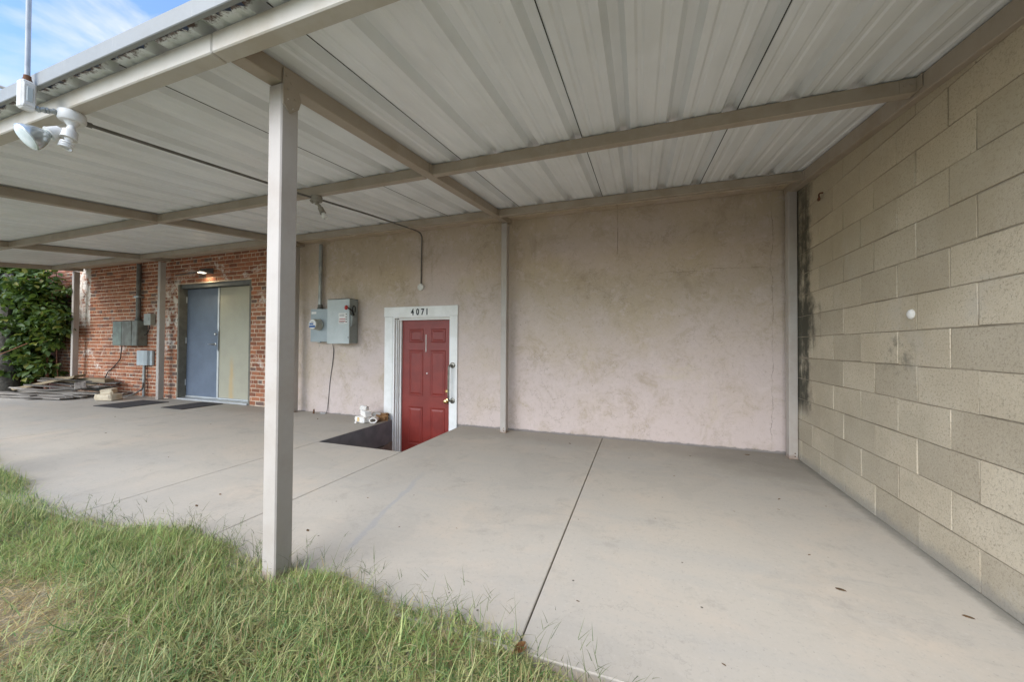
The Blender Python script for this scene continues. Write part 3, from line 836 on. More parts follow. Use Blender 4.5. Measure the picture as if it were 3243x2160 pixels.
# ------------------------------------------------------------------ electric meter and disconnect
mt = thing('electric_meter', (-4.85, YW, 1.45), 'blue grey meter box with round glass meter beside the bigger switch box', 'electric meter')
m = MB(); m.cbox(-5.075, -4.712, YW-.125, YW-.003, 1.178, 1.712, .005); m.build('box', 'meter', mt)
m = MB(); m.lathe([(.088, 0), (.094, .010), (.094, .022), (.086, .026), (.084, .125), (.078, .135)], (-4.885, YW-.125, 1.455), (0, -1, 0), 28); mg = m.build('meter_glass', 'glassy', mt, True)
m = MB(); m.lathe([(.072, 0), (.072, .003)], (-4.885, YW-.2605, 1.455), (0, -1, 0), 28); m.build('dial', 'label', mg)
m = MB(); m.box(-4.945, -4.825, YW-.2655, YW-.2637, 1.405, 1.440); m.box(-4.94, -4.86, YW-.2655, YW-.2637, 1.45, 1.475); m.build('print', 'meterblue', mg)
m = MB(); m.box(-4.91, -4.86, YW-.2655, YW-.2637, 1.49, 1.497); m.build('print', 'labelblack', mg)
m = MB(); m.box(-5.055, -4.955, YW-.1268, YW-.1252, 1.632, 1.668); m.build('sticker', 'label', mt)
m = MB(); m.cbox(-4.915, -4.86, YW-.135, YW-.10, 1.165, 1.186, .003); m.tube([(-4.90, YW-.12, 1.168), (-4.897, YW-.11, 1.10)], .003, 6); m.build('latch', 'galv', mt)
ds = thing('disconnect_switch', (-4.4, YW, 1.5), 'large light grey switch box with red knob and warning label', 'electrical box')
m = MB(); m.cbox(-4.640, -4.222, YW-.19, YW-.003, 1.158, 1.845, .006); m.build('box', 'discside', ds)
m = MB(); m.cbox(-4.645, -4.206, YW-.206, YW-.190, 1.150, 1.842, .005); dc = m.build('cover', 'disc', ds)
m = MB(); m.cbox(-4.64, -4.215, YW-.20, YW-.004, 1.8455, 1.8515, .002); m.build('drip_cap', 'header', ds)
m = MB(); m.box(-4.41, -4.245, YW-.2085, YW-.2065, 1.46, 1.625); wlb = m.build('warning_label', 'label', ds)
m = MB()
for z, a, b in ((1.532, -4.395, -4.28), (1.498, -4.40, -4.28)): m.box(a, b, YW-.2100, YW-.2088, z-.006, z+.006)
m.build('print', 'labelred', wlb)
m = MB()
for z in (1.604, 1.592, 1.580, 1.485, 1.475): m.box(-4.395, -4.30, YW-.2100, YW-.2088, z-.002, z+.002)
for z in (1.605, 1.565, 1.53, 1.49): m.cbox(-4.272, -4.252, YW-.2100, YW-.2088, z-.010, z+.010, .0005)
m.build('print', 'labelblack', wlb)
hd = MB(); hd.tube([(-4.198, YW-.12, 1.60), (-4.185, YW-.16, 1.655), (-4.20, YW-.235, 1.70)], [.014, .012, .010], 8)
hd = hd.build('switch_handle', 'black', ds, True)
m = MB(); m.lathe([(.018, -.02), (.034, -.012), (.036, .0), (.030, .014), (.012, .02)], (-4.222, YW-.255, 1.704), (-.4, -.85, .1), 18); m.build('red_knob', 'redknob', hd, True)
m = MB(); m.add([(-4.219, YW-.19, 1.60), (-4.219, YW-.05, 1.55), (-4.219, YW-.09, 1.44), (-4.219, YW-.18, 1.40), (-4.175, YW-.17, 1.58), (-4.175, YW-.08, 1.545), (-4.19, YW-.11, 1.47), (-4.19, YW-.165, 1.44)],
      [(0, 1, 5, 4), (1, 2, 6, 5), (2, 3, 7, 6), (3, 0, 4, 7), (4, 5, 6, 7), (0, 3, 2, 1)]); m.build('switch_housing', 'discside', ds)
m = MB(); m.tube(smooth_path([(-4.20, YW-.15, 1.66), (-4.195, YW-.145, 1.72), (-4.19, YW-.12, 1.74), (-4.19, YW-.10, 1.71), (-4.195, YW-.10, 1.64)], 4), .008, 7); m.build('shackle', 'black', ds, True)
m = MB(); m.cbox(-4.235, -4.21, YW-.212, YW-.20, 1.235, 1.262, .003); m.build('catch', 'galv', ds)
mc = thing('conduit', (-4.945, YW, 1.7), 'straight grey conduit rising from the blue grey meter box', 'conduit', 'metal conduits on the walls')
m = MB(); m.tube([(-4.945, YW-.06, 1.72), (-4.945, YW-.06, 2.78)], .030, 14); m.build('pipe', 'galv', mc, True)
m = MB(); m.lathe([(.045, 0), (.045, .025), (.037, .03), (.037, .075), (.032, .08)], (-4.945, YW-.06, 1.7105), (0, 0, 1)); m.build('hub', 'galvdark', mc, True)
m = MB(); m.lathe([(.033, 0), (.033, .02)], (-4.945, YW-.06, 2.40), (0, 0, 1)); m.build('coupling', 'galv', mc, True)
gw = MB(); gw.tube(smooth_path([(-4.69, YW-.05, 1.178), (-4.70, YW-.015, 1.05), (-4.72, YW-.008, .85), (-4.77, YW-.006, .55), (-4.80, YW-.006, .25), (-4.81, YW-.03, .03), (-4.83, YW-.06, .012), (-4.95, YW-.11, .012)], 5), .006, 6)
gw = gw.build('ground_wire', 'cablegrey', None, True)
tag(gw, 'thin grey wire running down the stucco from the meter box', 'wire')
m = MB(); m.cbox(-4.90, -4.80, YW-.085, YW-.055, zslab(-4.85), zslab(-4.85)+.012, .004); m.build('clamp', 'alu', gw)
m = MB(); m.tube([(-4.99, YW-.12, zslab(-5)), (-4.985, YW-.12, .085)], [.014, .010], 7); m.build('ground_rod', 'rust', gw)

# ------------------------------------------------------------------ canopy
cnp = thing('steel_canopy', (-5, 2.8, 0), 'long greige steel canopy with white ribbed roof sheets', 'canopy')
def zr(y): return 2.353 + .1105*y
# posts
def post(x0, x1, y0, y1, z0, z1, mat='post'):
    m = MB(); m.cbox(x0, x1, y0, y1, z0, z1, .006)
    p = m.build('post', mat, cnp)
    return p
POSTX = (-1.715, -5.415, -8.955, -12.05)
for x in POSTX + (1.44,):
    zz = zslab(x)
    p = post(x, x+.078, 4.45, 4.545, zz-.002, zr(4.45)-.098)
    m = MB(); m.cbox(x-.004, x+.082, 4.446, 4.549, zz, zz+.006, .002); m.build('base_plate', 'steel', p)
    for dz in (.03, .06):
        m = MB(); m.lathe([(.006, 0), (.006, .003), (.003, .005)], (x+.05, 4.4502, zz+dz), (0, -1, 0), 8); m.build('screw', 'rust', p)
for x in POSTX + (1.44,):
    post(x, x+.088, 1.272, 1.366, -.12, zr(1.29)-.094)
# rafters, sloping with the roof
def sloped(x0, x1, y0, y1, top, bot, name, mat='steel', ch=.004):
    bm = bmesh.new(); bmesh.ops.create_cube(bm, size=1)
    for v in bm.verts:
        x = x0 if v.co.x < 0 else x1; y = y0 if v.co.y < 0 else y1
        v.co = Vector((x, y, zr(y) + (bot if v.co.z < 0 else top)))
    bmesh.ops.bevel(bm, geom=bm.edges[:], offset=ch, segments=1, affect='EDGES')
    m = MB(); m.frombm(bm); return m.build(name, mat, cnp)
RB = -.090
RX = [(-1.712, -1.630), (-5.385, -5.303), (-8.93, -8.848), (-12.06, -11.978)]
for a, b in RX:
    sloped(a, b, 1.091, 4.60, -.003, RB, 'rafter')
sloped(1.447, 1.520, 1.091, 4.60, -.006, -.112, 'rafter')
sloped(-12.05, 1.50, 4.46, 4.653, -.006, -.030, 'closure_strip', 'stucco')
xsR = [1.446, RX[0][1], RX[0][0], RX[1][1], RX[1][0], RX[2][1], RX[2][0], RX[3][1]]
for i in range(0, 8, 2):
    xa, xbb = xsR[i+1]+.002, xsR[i]-.002
    for (y0, y1, nm) in ((2.620, 2.676, 'purlin'), (4.125, 4.182, 'wall_purlin')):
        zt = zr(y0)-.004
        m = MB(); m.cbox(xa, xbb, y0, y1, zt-.086, zt, .004)
        pu = m.build(nm, 'steel', cnp)
        for xx, s in ((xa, 1), (xbb, -1)):          # angle clips
            m = MB(); m.box(*sorted((xx, xx+s*.075)), y0-.004, y0-.0005, zt-.083, zt-.004); m.box(*sorted((xx, xx+s*.004)), y0-.045, y0-.004, zt-.083, zt-.008)
            cl = m.build('clip', 'steel', pu)
            for dx in (.025, .055):
                m = MB(); m.lathe([(.006, 0), (.005, .004)], (xx+s*dx, y0-.004, zt-.04), (0, -1, 0), 6); m.build('screw', 'steel', cl)
# front beam in two lengths
for a, b in ((-1.718, 1.52), (-7.6, -1.723), (-12.06, -7.605)):
    m = MB(); m.cbox(a, b, 1.0215, 1.0885, 2.374, 2.4635, .005); m.build('front_beam', 'beam', cnp)
# gusset at the head of the front post
m = MB(); m.prism([(1.275, 2.30), (1.315, 2.27), (1.36, 2.315), (1.372, 2.36), (1.362, 2.40), (1.352, 2.48), (1.275, 2.472)], 0, .006, Matrix(((0, 0, 1, -1.6255), (1, 0, 0, 0), (0, 1, 0, 0), (0, 0, 0, 1))))
gs = m.build('gusset_plate', 'steel', cnp)
for (y, z) in ((1.29, 2.44), (1.30, 2.38), (1.335, 2.355), (1.30, 2.33), (1.33, 2.30), (1.315, 2.42)):
    m = MB(); m.lathe([(.007, 0), (.005, .005)], (-1.6195, y, z), (1, 0, 0), 6); m.build('bolt', 'steel', gs)
# fascia trim
for a, b, dz in ((-3.322, 1.55, 0.0), (-8.0, -3.328, .004), (-12.1, -8.004, 0)):
    m = MB()
    m.cbox(a, b, .940, .962, 2.452+dz, 2.526+dz, .003)
    m.box(a, b,   .9625, 1.09, 2.5225+dz, 2.5255+dz)
    m.build('fascia_trim', 'fascia', cnp)
# roof sheets: trapezoid ribs every 0.324 m, two low ribs between
PITCH = .3243
def rib_profile(x):
    u = (x - (-.435)) / PITCH
    d = (u - round(u))*PITCH
    a = abs(d)
    z = 0.0
    if a < .050: z = .044 if a < .022 else .044*(.050-a)/.028
    else:
        f = (u - math.floor(u))*PITCH
        for c in (.108, .216):
            e = abs(f-c)
            if e < .021: z = .0055 if e < .009 else .0055*(.021-e)/.012
    return z
def roof_sheet(x1, wid=.9729):
    x0 = x1 - wid
    xs = set([x0, x1])
    k0 = math.floor((x0+.435)/PITCH)-1
    for k in range(k0, k0+6):
        c = -.435+k*PITCH
        for d in (-.050, -.022, .022, .050, .087, .099, .117, .129, .195, .207, .225, .237):
            if x0 < c+d < x1: xs.add(c+d)
    for i in range(1, int(wid/.016)):
        xs.add(x0+wid*i/int(wid/.016)+random.uniform(-.003, .003))
    xs = sorted(xs)
    ys = [.966, .985, 1.01, 2.6, 4.653]
    m = MB(); vs_ = []
    for j, y in enumerate(ys):
        for x in xs:
            z = rib_profile(x)
            jit = 0
            if j == 0: jit = max(0, random.gauss(.002, .007)) + (.012 if random.random() < .1 else 0)
            vs_.append((x, y+jit, zr(y+jit)+z))
    nx = len(xs)
    fs_ = [(j*nx+i, j*nx+i+1, (j+1)*nx+i+1, (j+1)*nx+i) for j in range(len(ys)-1) for i in range(nx-1)]
    m.add(vs_, fs_)
    me = m.mesh('roof_sheet', 'roof')
    o = link('roof_sheet', me, cnp)
    md = o.modifiers.new('gauge', 'SOLIDIFY'); md.thickness = .0016; md.offset = 1
    return o
x = -.435+.042+PITCH*3*2
while x > -12.0:
    o = roof_sheet(min(x, 1.515) if x > 1.5 else x, .9729 if x < 1.5 else .9729-(x-1.515))
    # lap of the next sheet hangs a few millimetres: the dark seam line
    x -= .9729
for k in range(2, -13, -1):
    sx = -.435+.042+.9729*k
    if sx > 1.45 or sx < -2.6: continue
    m = MB(); y0, y1 = 1.0, 4.6
    m.add([(sx-.0025, y0, zr(y0)-.0022), (sx+.0025, y0, zr(y0)-.0022), (sx+.0025, y1, zr(y1)-.0022), (sx-.0025, y1, zr(y1)-.0022),
           (sx-.0025, y0, zr(y0)-.0005), (sx+.0025, y0, zr(y0)-.0005), (sx+.0025, y1, zr(y1)-.0005), (sx-.0025, y1, zr(y1)-.0005)],
          [(0, 1, 2, 3), (0, 4, 5, 1), (2, 6, 7, 3), (1, 5, 6, 2), (3, 7, 4, 0)])
    m.build('lap_seam', 'seam', cnp)

m = MB()
m.add([(-12.1, 4.40, zr(4.40)+.048), (1.56, 4.40, zr(4.40)+.048), (1.56, 4.653, zr(4.653)+.048), (-12.1, 4.653, zr(4.653)+.048), (1.56, 4.653, zr(4.653)+.16), (-12.1, 4.653, zr(4.653)+.16)], [(0, 1, 2, 3), (3, 2, 4, 5)])
fl = m.build('roof_seal_strip', 'fascia', cnp)  # added unseen above the sheets to stop light leaking at the wall
md = fl.modifiers.new('gauge', 'SOLIDIFY'); md.thickness = .0016; md.offset = 1

# ------------------------------------------------------------------ floodlights and ceiling conduit
def spiral(base, axis, r=.022, turns=3.5, pitch=.0115, tube=.0055):
    axis = Vector(axis).normalized(); a = axis.orthogonal().normalized(); b = axis.cross(a); base = Vector(base)
    n = int(turns*14)
    pts = [base + axis*(pitch*turns*i/n) + (a*math.cos(2*math.pi*turns*i/n) + b*math.sin(2*math.pi*turns*i/n))*r for i in range(n+1)]
    m = MB(); m.tube(pts, tube, 7)
    m.lathe([(.012, -.028), (.018, -.012), (.010, 0)], base, axis, 12)
    return m
def lamp_holder(p0, p1, parent, mat, r0=.016, r1=.031):
    p0, p1 = Vector(p0), Vector(p1); d = p1-p0; L = d.length
    m = MB(); m.lathe([(r0*.7, 0), (r0, .01), (r0*1.15, L*.3), (r1*.92, L*.42), (r1, L*.95), (r1*1.06, L*.96), (r1*1.06, L)], p0, d, 18)
    return m.build('lamp_holder', mat, parent, True)

f1 = thing('floodlight', (-2.88, 1.05, 2.35), 'white twin floodlight with reflector bulb and spiral bulb under the front beam', 'light', 'twin lamp holders under the canopy')
m = MB(); m.lathe([(.050, 0), (.053, .004), (.053, .04), (.047, .05)], (-2.885, 1.052, 2.3735), (0, 0, -1), 28); m.build('round_box', 'fixture', f1, True)
m = MB(); m.lathe([(.030, 0), (.024, .012), (.014, .03)], (-2.885, 1.052, 2.3237), (0, 0, -1), 18)
for s in (-1, 1): m.lathe([(.004, 0), (.004, .003)], (-2.885+.038*s, 1.052, 2.3237), (0, 0, -1), 8)
m.build('swivel_base', 'fixture', f1, True)
ax = Vector((-.08, -.78, -.62)).normalized()
s0 = Vector((-2.897, 1.045, 2.278))
lh = lamp_holder(s0, s0+ax*.085, f1, 'fixture')
m = MB(); m.lathe([(.014, .078), (.018, .085), (.019, .092), (.026, .098), (.045, .125), (.057, .152), (.061, .170), (.061, .176), (.058, .179)], s0, ax, 28); bl = m.build('reflector_bulb', 'reflector', f1, True)
m = MB(); m.lathe([(.057, .1785), (.050, .1835), (.030, .187), (.008, .188)], s0, ax, 28); m.build('lens', 'lens', bl, True)
ax2 = Vector((.02, -.16, -.98)).normalized()
s1 = Vector((-2.862, 1.044, 2.293))
lamp_holder(s1, s1+ax2*.075, f1, 'fixture')
ax3 = Vector((-.12, -.2, -.97))
spiral(s1+ax2*.092, ax3).build('spiral_bulb', 'bulb', f1, True)

ep = thing('conduit', (-2.94, .92, 2.3), 'pale conduit pipe rising past the roof edge from a white outlet box', 'conduit', 'conduits serving the floodlights')
m = MB(); m.tube([(-2.938, .915, 2.475), (-2.945, .912, 4.2)], .0095, 12); m.build('pipe', 'pipe', ep, True)
m = MB(); m.lathe([(.017, 0), (.018, .006), (.014, .016), (.013, .03)], (-2.938, .915, 2.462), (0, 0, 1), 16); m.build('rusty_ring', 'rust', ep, True)
m = MB(); m.cbox(-2.964, -2.912, .888, .940, 2.318, 2.462, .008); bx = m.build('outlet_box', 'fixture', ep)
m = MB(); m.cbox(-2.9135, -2.906, .894, .934, 2.332, 2.445, .003); m.build('cover', 'fixture', bx)
m = MB(); m.cbox(-2.907, -2.902, .903, .925, 2.350, 2.425, .0025); m.build('flap', 'disc', bx)
m = MB()
_a, _b = Vector((-2.925, .937, 2.335)), Vector((-2.895, 1.005, 2.352))
m.tube([_a, _b], .011, 10)
for t in (.15, .4, .55, .85):
    q = _a.lerp(_b, t); m.lathe([(.012, -.006), (.0155, -.004), (.0155, .004), (.012, .006)], q, _b-_a, 8)
m.build('nipple', 'galv', ep, True)

rc = MB(); rc.tube([(-2.895, 1.098, 2.348), (-2.92, 2.16, 2.475), (-2.93, 2.60, 2.525)], .0095, 10)
rc = rc.build('conduit', 'galvdark', None, True)
tag(rc, 'thin dark conduit under the roof between the two floodlights', 'conduit', 'conduits serving the floodlights')
m = MB(); m.lathe([(.014, 0), (.014, .03)], (-2.894, 1.10, 2.348), (-.02, 1, .12), 10); m.build('connector', 'galvdark', rc, True)

f2 = thing('floodlight', (-2.92, 2.65, 2.53), 'dusty lamp holder with one spiral bulb under the middle purlin', 'light', 'twin lamp holders under the canopy')
m = MB(); m.lathe([(.048, 0), (.052, .004), (.052, .04), (.045, .05)], (-2.915, 2.65, 2.552), (0, 0, -1), 24); m.build('round_box', 'fixdirty', f2, True)
m = MB(); m.lathe([(.03, 0), (.022, .012), (.012, .03)], (-2.915, 2.65, 2.502), (0, 0, -1), 16)
m.lathe([(.018, 0), (.020, .01), (.014, .014)], (-2.955, 2.635, 2.505), (-.4, -.5, -.75), 14); m.build('swivel_base', 'fixdirty', f2, True)
a0 = Vector((-2.895, 2.655, 2.475)); axb = Vector((.42, .10, -.80)).normalized()
lamp_holder(a0, a0+axb*.10, f2, 'fixdirty', .014, .027)
spiral(a0+axb*.115, axb).build('spiral_bulb', 'bulb', f2, True)

wc = thing('conduit', (-3.05, YW, 2.05), 'thin conduit bending down the stucco to a round cover over the red door', 'conduit', 'conduits serving the floodlights')
m = MB(); m.tube(smooth_path([(-2.90, 2.70, 2.532), (-2.92, 3.4, 2.628), (-2.945, 4.10, 2.712), (-2.965, 4.40, 2.745), (-3.01, 4.565, 2.742), (-3.04, 4.625, 2.68), (-3.052, 4.637, 2.55), (-3.054, 4.637, 2.04)], 6), .0098, 10); m.build('pipe', 'galvdark', wc, True)
m = MB(); m.lathe([(.050, 0), (.050, .035), (.045, .040)], (-3.056, YW-.001, 1.995), (0, -1, 0), 24)
rb_ = m.build('round_cover', 'fixture', wc, True)
for q in range(4):
    m = MB(); m.lathe([(.004, 0), (.004, .003)], (-3.056+.036*math.cos(q*math.pi/2+.8), YW-.041, 1.995+.036*math.sin(q*math.pi/2+.8)), (0, -1, 0), 6); m.build('screw', 'galv', rb_)
ow = MB(); ow.tube([(-5.4, 1.0, 3.37), (-3.40, 1.0, 2.58), (-3.30, 1.06, 2.53)], .009, 6)
tag(ow.build('overhead_wire', 'cablegrey', None, True), 'short grey wire slanting onto the roof edge at left', 'wire')

# ------------------------------------------------------------------ mats, planks, stones, white bricks
for (cx_, cy_, ang, lx, ly, lab) in ((-8.655, 3.97, R(3), .72, .70, 'dark rubber mat on the slab beside the stones and post'), (-7.465, 4.242, R(0.5), .56, .645, 'dark rubber mat right in front of the double doors')):
    m = MB(); m.cbox(-lx/2, lx/2, -ly/2, ly/2, 0, .009, .003)
    o = m.build('door_mat', 'mat'); o.location = (cx_, cy_, .0355); o.rotation_euler = (0, 0, ang)
    tag(o, lab, 'mat', 'mats by the double doors')
pl = [  # cx, cy, z, length, width, thick, yaw, pitch, roll, mat, label
    (-11.55, 3.62, .01, 2.3, .14, .024, 8, 0, 0, 'plank', 'longest flat grey plank at the front edge of the pile'),
    (-11.35, 3.78, .03, 2.1, .13, .024, 14, 1, 2, 'plank', 'grey plank lying second from the front of the pile'),
    (-11.65, 3.95, .05, 2.0, .15, .024, 5, 2, -3, 'plank', 'broad grey plank in the middle of the pile, left end low'),
    (-11.05, 3.95, .055, 1.5, .12, .022, 22, 2, 4, 'plank', 'grey plank angled across the front middle of the pile'),
    (-11.25, 4.12, .085, 1.7, .14, .024, 17, 3, -4, 'plank', 'dark plank crossing the middle of the pile'),
    (-10.85, 4.12, .09, 1.3, .11, .022, 30, -2, 5, 'plank', 'short grey plank slanting behind the stones'),
    (-11.45, 4.25, .12, 1.6, .13, .024, 12, 4, 3, 'plank', 'grey plank under the tan lumber'),
    (-10.75, 4.32, .10, 1.1, .14, .022, -8, -3, 6, 'plank', 'dark board sloping toward the telephone box'),
    (-10.55, 4.38, .07, .9, .13, .02, -4, -2, -5, 'plank', 'short dark board at the right end of the pile'),
    (-10.95, 4.42, .15, 1.2, .12, .022, 10, 1, 8, 'plank', 'board near the wall in the upper part of the pile'),
    (-11.15, 4.30, .165, 1.25, .10, .022, 35, 5, -6, 'plank', 'narrow board turned across the top of the pile'),
    (-11.00, 4.45, .150, .85, .17, .08, 6, 0, 0, 'lumber', 'short tan lumber block against the brick at the top'),
    (-11.42, 4.35, .14, .75, .14, .08, 34, 7, 5, 'lumber', 'tan lumber offcut lying askew near the top of the pile'),
    (-11.95, 4.10, .13, 1.6, .20, .05, 12, -9, 8, 'lumber', 'long pale tan board propped up over the left of the pile'),
    (-10.80, 3.72, .01, .8, .10, .02, 26, 0, 0, 'plank', 'small board scrap at the front right of the pile'),
    (-10.55, 3.88, .02, .5, .09, .02, -15, 0, 0, 'plank', 'tiny board scrap beside the pale stones'),
    (-11.95, 3.70, .025, 1.4, .11, .02, -2, 0, 3, 'plank', 'thin plank at the far left front of the pile'),
    (-10.35, 4.46, .03, .75, .12, .02, 3, -1, 0, 'plank', 'dark board flat along the wall right of the pile'),
    (-10.70, 4.10, .13, .55, .16, .02, -20, 8, 10, 'plank', 'grey shingle like board tilted on top behind the stones'),
    (-11.30, 3.90, .075, 1.0, .08, .02, 28, 0, 12, 'plank', 'narrow split strip across the front planks'),
]
for (cx_, cy_, z, L, W_, T, a, b, c, mt_, lab) in pl:
    bm = bmesh.new(); bmesh.ops.create_cube(bm, size=1)
    for v in bm.verts:
        v.co = Vector((v.co.x*L + (random.uniform(-.05, .05)), v.co.y*W_+random.uniform(-.006, .006), v.co.z*T))
    bmesh.ops.bevel(bm, geom=bm.edges[:], offset=.003, segments=1, affect='EDGES')
    bmesh.ops.bisect_plane(bm, geom=bm.verts[:]+bm.edges[:]+bm.faces[:], plane_co=(0, 0, 0), plane_no=(1, 0, 0))
    w = random.uniform(-.012, .012)
    for v in bm.verts:
        if abs(v.co.x) < .02: v.co.z += w
    m = MB(); m.frombm(bm)
    o = m.build('plank', mt_)
    o.location = (cx_, cy_,   .036+z*1.75+T/2); o.rotation_euler = (R(c), R(b*1.2), R(a))
    tag(o, lab, 'plank', 'planks in the scrap pile')

def chunk(name, sx, sy, sz, seed, jit=.25, sub=2, mat='stone'):
    rs = random.Random(seed)
    bm = bmesh.new(); bmesh.ops.create_cube(bm, size=1)
    bmesh.ops.bevel(bm, geom=bm.edges[:], offset=.10, segments=1, affect='EDGES')
    bmesh.ops.subdivide_edges(bm, edges=bm.edges[:], cuts=1, use_grid_fill=True)
    for v in bm.verts:
        v.co = Vector((v.co.x*sx, v.co.y*sy, v.co.z*sz)) + Vector((rs.uniform(-1, 1)*sx, rs.uniform(-1, 1)*sy, rs.uniform(-1, 1)*sz))*jit*.15
    m = MB(); m.frombm(bm); return m.build(name, mat)
o = chunk('limestone_block', .36, .22, .125, 3); o.location = (-9.66, 4.08, .036+.065); o.rotation_euler = (0, 0, R(14)); tag(o, 'larger cream stone block on the slab by the plank pile', 'stone', 'cream stones by the planks')
o = chunk('limestone_block', .20, .15, .085, 5, .45); o.location = (-9.70, 4.10, .036+.168); o.rotation_euler = (R(6), R(-4), R(30)); tag(o, 'smaller broken cream stone resting on the larger one', 'stone', 'cream stones by the planks')

zs_ = zslab(-3.8)
wb = []
def wbrick(sx, sy, sz, loc, rot, seed, lab, jit=.2):
    o = chunk('painted_brick', sx, sy, sz, seed, jit, mat='whitebrick'); o.location = loc; o.rotation_euler = rot
    tag(o, lab, 'brick', 'white painted bricks by the stairwell'); return o
b1 = wbrick(.215, .11, .085, (-3.83, 4.33, zs_+.043), (0, 0, R(-12)), 11, 'white painted brick with ochre smear, lowest of the small stack')
m = MB(); m.cbox(-3.875, -3.835, 4.274, 4.284, zs_+.018, zs_+.078, .002); st = m.build('stain', 'ochre'); st.parent = b1; st.matrix_parent_inverse = (Matrix.Translation((-3.83, 4.33, zs_+.043)) @ Matrix.Rotation(R(-12), 4, 'Z')).inverted()
wbrick(.20, .105, .085, (-3.80, 4.37, zs_+.130), (R(4), R(5), R(-30)), 12, 'white painted brick in the middle of the small stack')
wbrick(.10, .09, .06, (-3.82, 4.36, zs_+.203), (R(-5), R(8), R(15)), 13, 'small white brick bat topping the stack', .4)
# hollow white tile lying on its side, and a brown paper wad behind
m = MB()
n_ = 14
outer = [(.052*math.cos(2*math.pi*k/n_)*1.15, .040*math.sin(2*math.pi*k/n_)) for k in range(n_)]
inner = [(x*.66, y*.66) for x, y in outer]
L_ = .17
vs_ = [(x, -L_/2, z) for x, z in outer] + [(x, L_/2, z) for x, z in outer] + [(x, -L_/2, z) for x, z in inner] + [(x, L_/2, z) for x, z in inner]
fs_ = []
for k in range(n_):
    j = (k+1) % n_
    fs_ += [(k, j, n_+j, n_+k), (2*n_+j, 2*n_+k, 3*n_+k, 3*n_+j), (j, k, 2*n_+k, 2*n_+j), (n_+k, n_+j, 3*n_+j, 3*n_+k)]
m.add(vs_, fs_)
o = m.build('clay_tile', 'whitebrick', None, True); o.location = (-3.66, 4.38, zs_+.042); o.rotation_euler = (0, 0, R(28)); tag(o, 'hollow white tile piece with open end beside the white bricks', 'tile')
m = MB(); m.lathe([(.02, -.085), (.036, -.08), (.036, .08), (.02, .083)], (-3.65, 4.40, zs_+.04), (-.45, .9, 0), 12); 
o = chunk('brown_rubble', .17, .12, .10, 21, .6, mat='leafbrown'); o.location = (-3.645, 4.53, zs_+.05); o.rotation_euler = (.2, .1, .5); tag(o, 'brown crumbled lump behind the hollow white tile', 'rubble')
o = chunk('painted_brick', .11, .06, .05, 22, .5, mat='whitebrick'); o.location = (-3.70, 4.47, zs_+.10); o.rotation_euler = (.5, .3, .9); tag(o, 'white brick shard leaning over the brown lump', 'brick', 'white painted bricks by the stairwell')
o = chunk('painted_brick', .03, .03, .02, 23, .5, mat='whitebrick'); o.location = (-3.87, 4.25, zs_+.010); tag(o, 'tiny white crumb on the slab before the brick stack', 'brick', 'white painted bricks by the stairwell')

# ------------------------------------------------------------------ litter on the slab
deb = [(-1.908, 1.703, .022), (-2.981, 1.883, .02), (-2.925, 1.696, .026), (.987, 3.249, .018), (.892, 2.137, .026), (-.256, 1.643, .010), (1.314, 2.106, .026), (.878, 2.438, .012), (1.075, 4.565-.1, .03), (.289, 3.504, .014), (-1.411, 1.929, .010), (-2.403, 1.823, .014), (-.764, 4.245, .024), (-4.585, 4.241, .030), (-1.068, 2.037, .008), (.287, 1.494, .010), (.921, 3.04, .012), (-1.9, 2.213, .012), (.62, 2.9, .008), (.1, 2.6, .007), (-.1, 3.9, .012), (.5, 4.2, .014), (-5.6, 3.4, .02), (-6.2, 2.6, .018), (-4.4, 2.3, .016), (-7.4, 3.2, .02)]
for i, (x, y, s) in enumerate(deb):
    s *= .8
    m = MB(); n_ = 7
    ring = [(s*(1+.3*random.uniform(-1, 1))*math.cos(2*math.pi*k/n_), s*.38*(1+.3*random.uniform(-1, 1))*math.sin(2*math.pi*k/n_)) for k in range(n_)]
    top = [(a*.8, b*.8, s*.16*random.uniform(.7, 1.3)) for a, b in ring]
    m.add([(a, b, 0) for a, b in ring]+top, [tuple(range(n_, 2*n_)), tuple(range(n_-1, -1, -1))]+[(k, (k+1) % n_, n_+(k+1) % n_, n_+k) for k in range(n_)])
    o = m.build('leaf_scrap', 'leafdry'); o.location = (x, y, zslab(x)+.0005); o.rotation_euler = (0, 0, random.uniform(-.6, .6) if i % 3 else random.uniform(0, 3))
    tag(o, 'small dark dry leaf scrap lying on the concrete slab', 'leaf', 'dark leaf scraps on the slab')
m = MB()
prof = [(-.038, .003), (-.022, .012), (0, .016), (.022, .013), (.036, .005)]
vs_ = []
for x, w in prof:
    for t, zf in ((-1, .018), (-.5, .004), (0, 0), (.5, .005), (1, .022)): vs_.append((x, t*w, zf+.10*abs(x)))
m.add(vs_, [(i*5+j, i*5+j+1, (i+1)*5+j+1, (i+1)*5+j) for i in range(4) for j in range(4)])
o = m.build('fallen_leaf', 'leafbrown'); o.location = (-.42, 1.285, .012); o.rotation_euler = (R(25), R(15), R(70))
md = o.modifiers.new('t', 'SOLIDIFY'); md.thickness = .001
tag(o, 'curled brown leaf in the grass at the end of the slab joint', 'leaf')

